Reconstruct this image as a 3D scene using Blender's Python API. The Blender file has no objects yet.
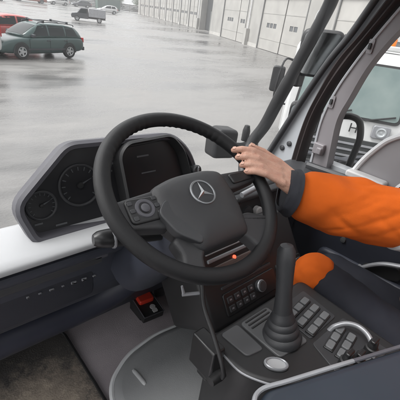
import bpy, bmesh, math, random
from mathutils import Vector, Matrix, noise
from mathutils.bvhtree import BVHTree
random.seed(7)
S = bpy.context.scene
COL = S.collection
V = Vector
R = math.radians

# ------------------------------------------------------------------ camera
YAW, PITCH, ROLL, FPX = R(44), R(28), R(8), 350.0
fw = V((math.sin(YAW), math.cos(YAW), 0)); rt = V((math.cos(YAW), -math.sin(YAW), 0)); up0 = V((0, 0, 1))
vd = fw*math.cos(PITCH) - up0*math.sin(PITCH); vu = fw*math.sin(PITCH) + up0*math.cos(PITCH)
cx = rt*math.cos(ROLL) + vu*math.sin(ROLL); cy = -rt*math.sin(ROLL) + vu*math.cos(ROLL)
cam = bpy.data.cameras.new('camera'); camo = bpy.data.objects.new('camera', cam); COL.objects.link(camo)
camo.matrix_world = Matrix(((cx.x, cy.x, -vd.x, 0), (cx.y, cy.y, -vd.y, 0), (cx.z, cy.z, -vd.z, 2.5), (0, 0, 0, 1)))
cam.sensor_fit = 'HORIZONTAL'; cam.sensor_width = 36; cam.lens = 36*FPX/400
cam.clip_start = 0.02; cam.clip_end = 3000
S.camera = camo
# ------------------------------------------------------------------ sky, sun, exposure
wld = bpy.data.worlds.new('World'); S.world = wld; wld.use_nodes = True
wn = wld.node_tree; wn.nodes.clear()
sky = wn.nodes.new('ShaderNodeTexSky'); sky.sky_type = 'NISHITA'; sky.sun_disc = False
sky.sun_elevation = R(58); sky.sun_rotation = R(-60); sky.air_density = 1.0; sky.dust_density = 4.0; sky.ozone_density = 1.0
hs = wn.nodes.new('ShaderNodeHueSaturation'); hs.inputs['Saturation'].default_value = 0.05
bgn = wn.nodes.new('ShaderNodeBackground'); bgn.inputs['Strength'].default_value = 0.15
wo = wn.nodes.new('ShaderNodeOutputWorld')
wn.links.new(sky.outputs[0], hs.inputs['Color']); wn.links.new(hs.outputs[0], bgn.inputs[0]); wn.links.new(bgn.outputs[0], wo.inputs[0])
sl = bpy.data.lights.new('sun', 'SUN'); sl.energy = 0.6; sl.angle = R(30); sl.color = (1, .985, .96)
so = bpy.data.objects.new('sun', sl); COL.objects.link(so)
az, el = R(-60), R(58)   # azimuth from +Y towards +X
sd = V((math.sin(az)*math.cos(el), math.cos(az)*math.cos(el), math.sin(el)))
so.rotation_euler = sd.to_track_quat('Z', 'Y').to_euler(); so.location = (0, 0, 30)
S.view_settings.view_transform = 'Standard'; S.view_settings.look = 'None'; S.view_settings.gamma = 1
S.view_settings.exposure = 1.55
S.view_settings.use_curve_mapping = False

# ------------------------------------------------------------------ materials
def mat(name, col, rough=.5, metal=0., var=.12, scale=8., bump=0., bscale=60., col2=None, spec=.5, rvar=.1, coat=0.):
    m = bpy.data.materials.new(name); m.use_nodes = True; nt = m.node_tree; n = nt.nodes; l = nt.links
    p = n['Principled BSDF']
    tc = n.new('ShaderNodeTexCoord')
    nz = n.new('ShaderNodeTexNoise'); nz.inputs['Scale'].default_value = scale; nz.inputs['Detail'].default_value = 6
    l.new(tc.outputs['Object'], nz.inputs['Vector'])
    cr = n.new('ShaderNodeValToRGB')
    c2 = col2 if col2 else tuple(min(1, c*(1+var)) for c in col)
    c1 = col if col2 else tuple(c*(1-var) for c in col)
    cr.color_ramp.elements[0].color = (*c1, 1); cr.color_ramp.elements[1].color = (*c2, 1)
    cr.color_ramp.elements[0].position = .3; cr.color_ramp.elements[1].position = .7
    l.new(nz.outputs['Fac'], cr.inputs['Fac']); l.new(cr.outputs['Color'], p.inputs['Base Color'])
    mr = n.new('ShaderNodeMapRange'); mr.inputs['To Min'].default_value = max(.02, rough-rvar); mr.inputs['To Max'].default_value = min(1, rough+rvar)
    nz2 = n.new('ShaderNodeTexNoise'); nz2.inputs['Scale'].default_value = scale*2.7; nz2.inputs['Detail'].default_value = 8
    l.new(tc.outputs['Object'], nz2.inputs['Vector']); l.new(nz2.outputs['Fac'], mr.inputs['Value']); l.new(mr.outputs['Result'], p.inputs['Roughness'])
    p.inputs['Metallic'].default_value = metal; p.inputs['Specular IOR Level'].default_value = spec
    p.inputs['Coat Weight'].default_value = coat
    if bump:
        nb = n.new('ShaderNodeTexNoise'); nb.inputs['Scale'].default_value = bscale; nb.inputs['Detail'].default_value = 5
        l.new(tc.outputs['Object'], nb.inputs['Vector'])
        b = n.new('ShaderNodeBump'); b.inputs['Strength'].default_value = bump; b.inputs['Distance'].default_value = .004
        l.new(nb.outputs['Fac'], b.inputs['Height']); l.new(b.outputs['Normal'], p.inputs['Normal'])
    return m
def glass(name, tint=(.955, .957, .955), f0=.06):
    m = bpy.data.materials.new(name); m.use_nodes = True; nt = m.node_tree; n = nt.nodes; l = nt.links
    n.clear()
    out = n.new('ShaderNodeOutputMaterial'); mx = n.new('ShaderNodeMixShader'); t = n.new('ShaderNodeBsdfTransparent'); g = n.new('ShaderNodeBsdfGlossy')
    t.inputs[0].default_value = (*tint, 1); g.inputs['Roughness'].default_value = .02
    fr = n.new('ShaderNodeLayerWeight'); fr.inputs['Blend'].default_value = f0*3
    l.new(fr.outputs['Fresnel'], mx.inputs[0]); l.new(t.outputs[0], mx.inputs[1]); l.new(g.outputs[0], mx.inputs[2]); l.new(mx.outputs[0], out.inputs[0])
    return m
def emis_mat(name, col, e):
    m = mat(name, col, .4); p = m.node_tree.nodes['Principled BSDF']
    p.inputs['Emission Color'].default_value = (*col, 1); p.inputs['Emission Strength'].default_value = e
    return m
M = {}
M['black'] = mat('black_plastic', (.017, .017, .018), .45, bump=.15, bscale=900)
M['wheelblk'] = mat('wheel_grip_leather', (.008, .008, .009), .42, spec=.35, bump=.25, bscale=1300, rvar=.06)
M['hub'] = mat('hub_plastic', (.025, .025, .027), .42, bump=.25, bscale=1100, scale=5, rvar=.16)
M['gloss'] = mat('gloss_black_plastic', (.016, .016, .017), .36)
M['dkgrey'] = mat('dark_grey_plastic', (.033, .034, .037), .48, bump=.2, bscale=700, rvar=.16)
M['navy'] = mat('dark_blue_grey_trim', (.03, .034, .048), .5, bump=.15, bscale=500)
M['doorp'] = mat('door_panel_dark', (.012, .014, .022), .5, bump=.2, bscale=600, scale=4)
M['cover'] = mat('engine_cover_grey', (.24, .245, .25), .42, bump=.2, bscale=500, scale=3, rvar=.14)
M['pipe'] = mat('pale_piping', (.62, .63, .64), .45)
M['dashtop'] = mat('pale_dash_plastic', (.36, .365, .375), .42, var=.04, bump=.08, bscale=700)
M['bezel'] = mat('bezel_grey', (.075, .074, .085), .45, bump=.1, bscale=700)
M['screen'] = mat('instrument_glass', (.012, .012, .014), .42)
M['chrome'] = mat('satin_chrome', (.34, .35, .36), .34, metal=1)
M['silver'] = mat('silver_plastic', (.27, .275, .29), .35, metal=.3)
M['whitep'] = mat('white_plastic', (.5, .5, .5), .4)
M['key'] = mat('pale_grey_key', (.13, .135, .14), .45, var=.1, scale=30)
M['red'] = emis_mat('red_rocker', (.6, .04, .02), .0)
M['redlamp'] = emis_mat('red_warning_lamp', (1, .12, .06), .5)
M['floor'] = mat('rubber_floor', (.38, .34, .36), .6, bump=.4, bscale=250, scale=6, col2=(.52, .47, .49))
M['bodyw'] = mat('white_cab_paint', (.36, .375, .395), .4, var=.05)
M['frameg'] = mat('grey_door_frame', (.19, .178, .187), .45, var=.07)
M['seal'] = mat('brown_black_rubber', (.022, .016, .016), .6)
M['headl'] = mat('headliner', (.35, .35, .34), .9)
M['bluegloss'] = mat('blue_grey_lid', (.018, .024, .034), .42, var=.1, scale=4, rvar=.08)
M['orange'] = mat('orange_fabric', (.56, .103, .010), .88, var=.1, bump=.5, bscale=1100, scale=9, spec=.15)
M['refl'] = mat('reflective_tape', (.5, .51, .52), .4, bump=.2, bscale=900)
M['navyfab'] = mat('navy_fabric', (.006, .0075, .015), .8, bump=.4, bscale=900)
M['cuff'] = mat('black_fabric', (.013, .014, .02), .8, bump=.4, bscale=900)
M['skin'] = mat('skin', (.52, .30, .22), .5, var=.12, scale=30, bump=.2, bscale=350)
M['skin'].node_tree.nodes['Principled BSDF'].inputs['Subsurface Weight'].default_value = .12
M['skin'].node_tree.nodes['Principled BSDF'].inputs['Subsurface Radius'].default_value = (.01, .004, .002)
def crumple(m, sc, dist):
    nt = m.node_tree; n = nt.nodes; l = nt.links; p = n['Principled BSDF']; tc = [x for x in n if x.type == 'TEX_COORD'][0]
    a = n.new('ShaderNodeTexNoise'); a.noise_type = 'RIDGED_MULTIFRACTAL'; a.inputs['Scale'].default_value = sc; a.inputs['Detail'].default_value = 3; a.inputs['Distortion'].default_value = .6
    l.new(tc.outputs['Object'], a.inputs['Vector'])
    b = n.new('ShaderNodeBump'); b.inputs['Strength'].default_value = .5; b.inputs['Distance'].default_value = dist; b.invert = True; l.new(a.outputs['Fac'], b.inputs['Height'])
    old = p.inputs['Normal'].links[0].from_socket; l.new(old, b.inputs['Normal']); l.new(b.outputs[0], p.inputs['Normal'])
crumple(M['orange'], 6, .03); crumple(M['navyfab'], 8, .008)
def skin_detail(m):
    nt = m.node_tree; n = nt.nodes; l = nt.links; p = n['Principled BSDF']; base = p.inputs['Base Color'].links[0].from_socket; tc = [x for x in n if x.type == 'TEX_COORD'][0]
    a = n.new('ShaderNodeTexNoise'); a.inputs['Scale'].default_value = 55; a.inputs['Detail'].default_value = 7; a.inputs['Roughness'].default_value = .7; l.new(tc.outputs['Object'], a.inputs['Vector'])
    rp = n.new('ShaderNodeValToRGB'); rp.color_ramp.elements[0].position = .48; rp.color_ramp.elements[1].position = .72; l.new(a.outputs['Fac'], rp.inputs[0])
    mx = n.new('ShaderNodeMixRGB'); mx.inputs[2].default_value = (.46, .19, .135, 1); mt = n.new('ShaderNodeMath'); mt.operation = 'MULTIPLY'; mt.inputs[1].default_value = .65
    l.new(rp.outputs[0], mt.inputs[0]); l.new(mt.outputs[0], mx.inputs[0]); l.new(base, mx.inputs[1]); l.new(mx.outputs[0], p.inputs['Base Color'])
    v = n.new('ShaderNodeTexVoronoi'); v.inputs['Scale'].default_value = 420; l.new(tc.outputs['Object'], v.inputs['Vector'])
    b = n.new('ShaderNodeBump'); b.inputs['Strength'].default_value = .35; b.inputs['Distance'].default_value = .0012; l.new(v.outputs['Distance'], b.inputs['Height'])
    old = p.inputs['Normal'].links[0].from_socket; l.new(old, b.inputs['Normal']); l.new(b.outputs[0], p.inputs['Normal'])
skin_detail(M['skin'])
M['nail'] = mat('nail', (.56, .335, .255), .4)
M['hair'] = mat('hair', (.06, .04, .025), .6, bump=.5, bscale=300)
M['eye'] = mat('eye_white', (.7, .7, .68), .2)
M['glass'] = glass('window_glass')
M['carglass'] = mat('dark_car_glass', (.012, .016, .017), .08, spec=.3)
M['tyre'] = mat('tyre_rubber', (.02, .02, .02), .8)
M['alloy'] = mat('alloy_rim', (.42, .43, .44), .35, metal=.6)
M['green'] = mat('dark_green_paint', (.034, .062, .060), .3, var=.04, scale=1.5, rvar=.04, coat=.3)
M['redcar'] = mat('red_paint', (.30, .06, .055), .35, coat=.3)
M['whitecar'] = mat('white_paint', (.42, .423, .42), .4, var=.05)
M['darkcar'] = mat('dark_paint', (.04, .042, .048), .35)
M['brownred'] = mat('brown_red_paint', (.22, .06, .035), .5)
M['lamp'] = mat('headlamp_lens', (.42, .44, .45), .12, metal=.4)
M['taillamp'] = mat('tail_lamp', (.35, .02, .02), .25)
M['orlamp'] = mat('orange_beacon', (.75, .2, .02), .3)
M['wallw'] = mat('white_cladding', (.275, .268, .252), .6, var=.14, scale=.6)
M['doorw'] = mat('white_door_panel', (.305, .296, .278), .5, var=.1, scale=.8)
M['doorg'] = mat('door_frame_grey', (.15, .15, .148), .6)
M['plinth'] = mat('concrete_plinth', (.36, .35, .33), .85, scale=2)
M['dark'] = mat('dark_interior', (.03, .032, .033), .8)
M['pane'] = mat('dark_pane', (.09, .095, .10), .25)
M['hedge'] = mat('hedge_leaf', (.035, .06, .03), .7, scale=2, col2=(.07, .10, .05))
M['trunk'] = mat('bark', (.09, .07, .05), .9)
M['conti'] = mat('green_container', (.05, .09, .075), .6)
M['fence'] = mat('grey_fence', (.12, .125, .12), .7)
M['fencepost'] = mat('fence_post', (.25, .25, .24), .6)
M['marks0'] = mat('dial_print', (.085, .09, .095), .5)
M['vbrown'] = mat('brown_grey_vent', (.10, .075, .068), .45)
M['cornertrim'] = mat('pale_grey_trim', (.27, .265, .275), .5, var=.05)
M['emblem'] = mat('faded_print', (.45, .46, .47), .6)

def mat_mat():   # rubber floor mat with dried brown dirt
    m = mat('dirty_floor_mat', (.05, .047, .046), .7, bump=.6, bscale=160, scale=9, col2=(.085, .078, .073))
    nt = m.node_tree; n = nt.nodes; l = nt.links; p = n['Principled BSDF']; base = p.inputs['Base Color'].links[0].from_socket
    tc = [x for x in n if x.type == 'TEX_COORD'][0]
    a = n.new('ShaderNodeTexNoise'); a.inputs['Scale'].default_value = 11; a.inputs['Distortion'].default_value = .2; a.inputs['Detail'].default_value = 10; a.inputs['Roughness'].default_value = .75
    l.new(tc.outputs['Object'], a.inputs['Vector'])
    g = n.new('ShaderNodeMapping'); g.inputs['Location'].default_value = (-.35, -2.6, 0); g.inputs['Scale'].default_value = (2.5, 3.2, 0)
    gr = n.new('ShaderNodeTexGradient'); gr.gradient_type = 'SPHERICAL'
    l.new(tc.outputs['Object'], g.inputs[0]); l.new(g.outputs[0], gr.inputs[0])
    ad = n.new('ShaderNodeMath'); ad.operation = 'MULTIPLY_ADD'; ad.inputs[1].default_value = .55
    l.new(gr.outputs['Fac'], ad.inputs[0]); l.new(a.outputs['Fac'], ad.inputs[2])
    rp = n.new('ShaderNodeValToRGB'); rp.color_ramp.elements[0].position = .66; rp.color_ramp.elements[1].position = .98
    l.new(ad.outputs[0], rp.inputs[0])
    mx = n.new('ShaderNodeMixRGB'); mx.inputs[2].default_value = (.42, .35, .28, 1)
    l.new(rp.outputs['Color'], mx.inputs[0]); l.new(base, mx.inputs[1]); l.new(mx.outputs[0], p.inputs['Base Color'])
    return m
M['mat'] = mat_mat()
def ground_mat():
    m = bpy.data.materials.new('wet_slushy_asphalt'); m.use_nodes = True; nt = m.node_tree; n = nt.nodes; l = nt.links; p = n['Principled BSDF']
    tc = n.new('ShaderNodeTexCoord')
    mp = n.new('ShaderNodeMapping'); mp.inputs['Rotation'].default_value = (0, 0, R(20)); mp.inputs['Scale'].default_value = (.5, 1.2, 1)
    l.new(tc.outputs['Object'], mp.inputs[0])
    a = n.new('ShaderNodeTexNoise'); a.inputs['Scale'].default_value = .16; a.inputs['Detail'].default_value = 8; a.inputs['Roughness'].default_value = .6
    b = n.new('ShaderNodeTexNoise'); b.inputs['Scale'].default_value = 1.1; b.inputs['Detail'].default_value = 8; b.inputs['Roughness'].default_value = .7
    l.new(mp.outputs[0], a.inputs[0]); l.new(mp.outputs[0], b.inputs[0])
    ad = n.new('ShaderNodeMath'); ad.operation = 'MULTIPLY_ADD'; ad.inputs[1].default_value = .35; l.new(b.outputs['Fac'], ad.inputs[0]); l.new(a.outputs['Fac'], ad.inputs[2])
    rp = n.new('ShaderNodeValToRGB'); e = rp.color_ramp.elements
    e[0].position = .50; e[0].color = (.05, .049, .048, 1); e[1].position = .74; e[1].color = (.175, .17, .164, 1)
    l.new(ad.outputs[0], rp.inputs[0]); l.new(rp.outputs[0], p.inputs['Base Color'])
    rr = n.new('ShaderNodeMapRange'); rr.inputs['From Min'].default_value = .52; rr.inputs['From Max'].default_value = .76; rr.inputs['To Min'].default_value = .05; rr.inputs['To Max'].default_value = .46
    l.new(ad.outputs[0], rr.inputs[0]); l.new(rr.outputs[0], p.inputs['Roughness'])
    p.inputs['Specular IOR Level'].default_value = .42
    bn = n.new('ShaderNodeTexNoise'); bn.inputs['Scale'].default_value = 25; bn.inputs['Detail'].default_value = 6; l.new(tc.outputs['Object'], bn.inputs[0])
    bp = n.new('ShaderNodeBump'); bp.inputs['Strength'].default_value = .25; bp.inputs['Distance'].default_value = .02; l.new(bn.outputs['Fac'], bp.inputs['Height']); l.new(bp.outputs[0], p.inputs['Normal'])
    return m
M['ground'] = ground_mat()

# ------------------------------------------------------------------ mesh helpers
class G:
    """collects vertices and faces of one mesh"""
    def __init__(s): s.v = []; s.f = []
    def add(s, vs, fs):
        o = len(s.v); s.v += [V(q) for q in vs]; s.f += [tuple(i+o for i in f) for f in fs]; return s
    def box(s, c, d, rot=None):
        c = V(c); q = [V((x*d[0]/2, y*d[1]/2, z*d[2]/2)) for x in (-1, 1) for y in (-1, 1) for z in (-1, 1)]
        if rot: q = [rot @ a for a in q]
        return s.add([c+a for a in q], [(0, 1, 3, 2), (4, 6, 7, 5), (0, 4, 5, 1), (2, 3, 7, 6), (0, 2, 6, 4), (1, 5, 7, 3)])
    def loft(s, rings, cap=True, closed=True):
        n = len(rings[0]); vs = [p for r in rings for p in r]; fs = []
        for i in range(len(rings)-1):
            for j in range(n if closed else n-1):
                k = (j+1) % n; fs.append((i*n+j, i*n+k, (i+1)*n+k, (i+1)*n+j))
        if cap: fs.append(tuple(reversed(range(n)))); fs.append(tuple(range((len(rings)-1)*n, len(rings)*n)))
        return s.add(vs, fs)
    def tube(s, path, rad, n=12, cap=True, flat=1.):
        path = [V(p) for p in path]; rads = rad if isinstance(rad, (list, tuple)) else [rad]*len(path)
        rings = []; prev = None
        for i, p in enumerate(path):
            t = (path[min(i+1, len(path)-1)]-path[max(i-1, 0)]).normalized()
            if prev is None:
                a = t.orthogonal().normalized()
            else:
                a = (prev - t*prev.dot(t)).normalized()
            prev = a; b = t.cross(a)
            rings.append([p+(a*math.cos(q)*flat+b*math.sin(q))*rads[i] for q in [2*math.pi*k/n for k in range(n)]])
        return s.loft(rings, cap)
    def lathe(s, prof, fr, n=24):
        """prof: (radius, height) list along the frame's z"""
        rings = [[fr((r*math.cos(2*math.pi*k/n), r*math.sin(2*math.pi*k/n), h)) for k in range(n)] for r, h in prof]
        return s.loft(rings, True)
    def prism(s, out, fr, z0, z1, bev=0.):
        """outline (ccw, local x/y) extruded along the frame's z; bev rounds the z1 edge"""
        rings = [[fr((x, y, z0)) for x, y in out]]
        if bev:
            for k in range(4):
                a = k/3*math.pi/2; o2 = inset(out, bev*(1-math.cos(a))); rings.append([fr((x, y, z1-bev+bev*math.sin(a))) for x, y in o2])
            o3 = inset(o2, min(.0015, bev*.4)); rings.append([fr((x, y, z1)) for x, y in o3])
        else: rings.append([fr((x, y, z1)) for x, y in out])
        return s.loft(rings, True)
    def torus(s, fr, Rr, r, n=96, m=16, oval=1., fn=None):
        vs = []; fs = []
        for i in range(n):
            a = 2*math.pi*i/n
            for j in range(m):
                b = 2*math.pi*j/m; q = r*(1+(fn(a, b) if fn else 0)); d = Rr+q*math.cos(b)
                vs.append(fr((d*math.cos(a), d*math.sin(a), q*oval*math.sin(b))))
        for i in range(n):
            for j in range(m):
                fs.append((i*m+j, ((i+1) % n)*m+j, ((i+1) % n)*m+(j+1) % m, i*m+(j+1) % m))
        return s.add(vs, fs)
def inset(pts, d):
    n = len(pts); out = []
    for i in range(n):
        a, b, c = V(pts[i-1]), V(pts[i]), V(pts[(i+1) % n])
        e1 = (b-a); e2 = (c-b)
        if e1.length < 1e-9: e1 = e2
        if e2.length < 1e-9: e2 = e1
        n1 = V((-e1.y, e1.x)).normalized(); n2 = V((-e2.y, e2.x)).normalized(); m = n1+n2
        m = m.normalized() if m.length > 1e-6 else n1
        k = max(.35, m.dot(n1)); out.append((b.x+m.x*d/k, b.y+m.y*d/k))
    return out
def rpoly(pts, r, n=5):
    """polygon with rounded corners"""
    out = []; N = len(pts)
    for i in range(N):
        a, b, c = V(pts[i-1]), V(pts[i]), V(pts[(i+1) % N]); rr = r[i] if isinstance(r, (list, tuple)) else r
        u = (a-b); w = (c-b); k = min(rr, u.length*.48, w.length*.48); p = b+u.normalized()*k; q = b+w.normalized()*k
        for j in range(n+1):
            t = j/n; o = p*(1-t)**2 + b*2*t*(1-t) + q*t*t; out.append((o.x, o.y))
    return out
def rrect(w, h, r, n=5): return rpoly([(-w/2, -h/2), (w/2, -h/2), (w/2, h/2), (-w/2, h/2)], r, n)
def frame(o, ex, ey):
    o = V(o); ex = V(ex).normalized(); ey = V(ey); ey = (ey-ex*ey.dot(ex)).normalized(); ez = ex.cross(ey)
    return lambda p: o+ex*p[0]+ey*p[1]+ez*(p[2] if len(p) > 2 else 0)
def smooth(path, k=8):
    """catmull-rom"""
    P = [V(p) for p in path]; P = [P[0]*2-P[1]]+P+[P[-1]*2-P[-2]]; out = []
    for i in range(1, len(P)-2):
        for j in range(k):
            t = j/k; a, b, c, d = P[i-1:i+3]
            out.append(.5*((2*b)+(c-a)*t+(2*a-5*b+4*c-d)*t*t+(3*b-a-3*c+d)*t**3))
    return out+[P[-2]]
def obj(name, g, m, parent=None, sm=True, bevel=0., angle=40, sub=0):
    me = bpy.data.meshes.new(name)
    if isinstance(g, G):
        me.from_pydata([tuple(v) for v in g.v], [], g.f)
        bm = bmesh.new(); bm.from_mesh(me); bmesh.ops.recalc_face_normals(bm, faces=bm.faces); bm.to_mesh(me); bm.free()
    else: me = g; me.name = name
    me.materials.clear(); me.materials.append(M[m] if isinstance(m, str) else m)
    o = bpy.data.objects.new(name, me); COL.objects.link(o)
    if parent:
        o.parent = parent
        if parent.type == 'EMPTY' and parent.get('_w'): o.matrix_parent_inverse = Matrix.Translation(-parent.location)
    if bevel:
        b = o.modifiers.new('bevel', 'BEVEL'); b.width = bevel; b.segments = 3; b.limit_method = 'ANGLE'; b.angle_limit = R(35)
    if sub:
        b = o.modifiers.new('sub', 'SUBSURF'); b.levels = sub; b.render_levels = sub
    if sm:
        me.polygons.foreach_set('use_smooth', [True]*len(me.polygons))
        if not sub and angle < 180: 
            try: me.set_sharp_from_angle(angle=R(angle))
            except Exception: pass
    return o
def root(name, label, cat, loc=(0, 0, 0), rz=0, group=None, world=False):
    o = bpy.data.objects.new(name, None); COL.objects.link(o); o.location = loc; o.rotation_euler = (0, 0, rz)
    o.empty_display_size = .1
    if world: o['_w'] = 1
    return tag(o, label, cat, group)
def tag(o, label=None, cat=None, group=None, kind=None):
    if label: o['label'] = label
    if cat: o['category'] = cat
    if group: o['group'] = group
    if kind: o['kind'] = kind
    return o
def text_mesh(s, size, fr, depth=.002):
    c = bpy.data.curves.new('t', 'FONT'); c.body = s; c.size = size; c.extrude = depth; c.align_x = 'CENTER'; c.align_y = 'CENTER'
    o = bpy.data.objects.new('t', c); COL.objects.link(o); dg = bpy.context.evaluated_depsgraph_get()
    me = bpy.data.meshes.new_from_object(o.evaluated_get(dg)); bpy.data.objects.remove(o)
    for v in me.vertices: v.co = fr(tuple(v.co))
    return me

# ================================================================== SETTING
g = G(); g.add([(-500, -250, 0), (500, -250, 0), (500, 700, 0), (-500, 700, 0)], [(0, 1, 2, 3)])
tag(obj('ground', g, 'ground', sm=False), kind='structure')

# ---- garage hall nearest the yard
def wallframe(o, d): return frame((o[0], o[1], 0), (d[0], d[1], 0), (0, 0, 1))   # local x along wall, y up, z out of wall (to the right of d)
def hall(name, label, o, d, s0, s1, doors, height, depth, postat):
    d = V((d[0], d[1], 0)).normalized(); r = root(name, label, 'garage', (o[0], o[1], 0), world=True)
    ex = d; nrm = V((-d.y, d.x, 0))           # towards the yard (left of d)
    def fr(p): return V((o[0], o[1], 0))+ex*p[0]+V((0, 0, 1))*p[1]+nrm*(p[2] if len(p) > 2 else 0)
    DH = 4.6
    # walls: piers between doors, lintel, back block
    edges = sorted([(a, b) for a, b, _ in doors]); x = s0; piers = []
    for a, b in edges: piers.append((x, a)); x = b
    piers.append((x, s1))
    def bx(g, a, b, y0, y1, z0, z1): 
        q = [fr((p, y, z)) for p in (a, b) for y in (y0, y1) for z in (z0, z1)]
        g.add(q, [(0, 1, 3, 2), (4, 6, 7, 5), (0, 4, 5, 1), (2, 3, 7, 6), (0, 2, 6, 4), (1, 5, 7, 3)])
    g = G()
    for a, b in piers: bx(g, a, b, 0, DH, -.35, 0)
    bx(g, s0, s1, DH, height, -.35, 0)
    bx(g, s0, s1, 0, height, -depth, -.6)
    bx(g, s0, s0+.3, 0, height, -.6, -.35); bx(g, s1-.3, s1, 0, height, -.6, -.35)
    w = obj('wall', g, 'wallw', r, sm=False)
    for a, b in piers:
        if b-a > .3:
            g = G(); bx(g, a-.02, b+.02, .0, .35, 0, .04); obj('plinth', g, 'plinth', w, sm=False)
    # ribs of the cladding on the piers
    g = G(); bx(g, s0-.3, s1+.3, height, height+.25, -depth-.2, .25); obj('roof', g, 'doorg', r, sm=False)
    g = G(); bx(g, s0, s1, height-.25, height-.02, .02, .2); obj('gutter', g, 'doorg', r, sm=False)
    for a, b, leaves in doors:
        x = a
        g = G(); bx(g, a, a+.12, 0, DH, -.2, .05); bx(g, b-.12, b, 0, DH, -.2, .05); bx(g, a+.12, b-.12, DH-.12, DH, -.2, .05)
        dr = obj('garage_door', g, 'doorg', r, sm=False)
        for wd, nw in leaves:
            wd = wd*(b-a)
            g = G(); lo, hi = x+.1, x+wd-.1
            # leaf built as rails around the window row so that the panes are real openings
            bx(g, lo, hi, .04, 2.0, -.16, -.08); bx(g, lo, hi, 2.4, DH-.13, -.16, -.08)
            wn_ = min(.62, (hi-lo)*.8/nw); cxm = (lo+hi)/2; xs = []
            for k in range(nw): c = cxm+(k-(nw-1)/2)*(wn_+.12); xs.append((c-wn_/2, c+wn_/2))
            y = lo
            for k0, k1 in xs: bx(g, y, k0, 2.0, 2.4, -.16, -.08); y = k1
            bx(g, y, hi, 2.0, 2.4, -.16, -.08)
            obj('leaf', g, 'doorw', dr, sm=False)
            for k0, k1 in xs:
                g = G(); bx(g, k0+.003, k1-.003, 2.003, 2.397, -.14, -.12); obj('pane', g, 'pane', dr, sm=False)
            for yy in (1.0, 3.2):
                g = G(); bx(g, lo+.02, hi-.02, yy-.03, yy+.03, -.08, -.06); obj('rail', g, 'wallw', dr, sm=False)
            x += wd
    for s in postat:
        g = G(); g.tube([fr((s, .05, .14)), fr((s, height-.2, .14))], .07, 8); obj('downpipe', g, 'whitep', r)
        g = G(); bx(g, s-.32, s+.32, 0, 1.6, .03, .4); obj('kerb_post', g, 'wallw', r, sm=False)
    return r, fr
NEAR_O, NEAR_D = (31.4, 29.0), (.43, .903)
near, nf = hall('garage_hall', 'long white garage hall with wide folding doors and small square panes, nearest the truck', NEAR_O, NEAR_D, -40, 14.0,
     [(-37, -28.3, [(.44, 2), (.56, 3)]), (-24.6, -15.9, [(.44, 2), (.56, 3)]), (-12.1, -3.4, [(.44, 2), (.56, 3)]), (.4, 8.9, [(.32, 2), (.68, 3)])], 6.2, 14, [-.6])
# faded round emblem and a line of print on the pier
def ring_frame(fr, s, y, off): return lambda p: fr((s-p[0], y+p[1], off+(p[2] if len(p) > 2 else 0)))
rf = ring_frame(nf, -13.9, 3.15, .012)
g = G(); g.torus(rf, .62, .035, 40, 6, .3); em = obj('emblem', g, 'emblem', near)
obj('emblem_letters', text_mesh('fj', .8, rf, .004), 'emblem', em, sm=False)
rf = ring_frame(nf, -13.9, 2.3, .012); g = G()
for k in range(5): g.prism(rrect(.22, .10, .02, 2), (lambda q, k=k: rf((q[0]-.6+k*.3, q[1], q[2]))), 0, .006)
obj('print_line', g, 'emblem', near, sm=False)

far_doors = []; x = 2.2
for k in range(9): far_doors.append((x, x+4.0, [(.5, 2), (.5, 2)])); x += 4.9
hall('garage_hall', 'farther white garage row seen past the dark gap between the halls', (41.5, 48.5), (.33, .945), 0.6, 48, far_doors, 6.0, 14, [1.2])
# dark shed added to give the gap between the halls its shade
dn = V((.43, .903, 0)).normalized(); r = root('infill', 'dark shed added to darken the gap between two white garage halls', 'infill', (40.2, 45.2, 0), math.atan2(.903, .43))
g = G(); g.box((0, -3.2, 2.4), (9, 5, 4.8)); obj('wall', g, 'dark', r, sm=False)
g = G(); g.box((0, -3.2, 4.92), (9.4, 5.4, .22)); obj('roof', g, 'fence', r, sm=False)
g = G(); g.box((0, -.66, 1.4), (3.2, .06, 2.8)); obj('door', g, 'fence', r, sm=False)

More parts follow.
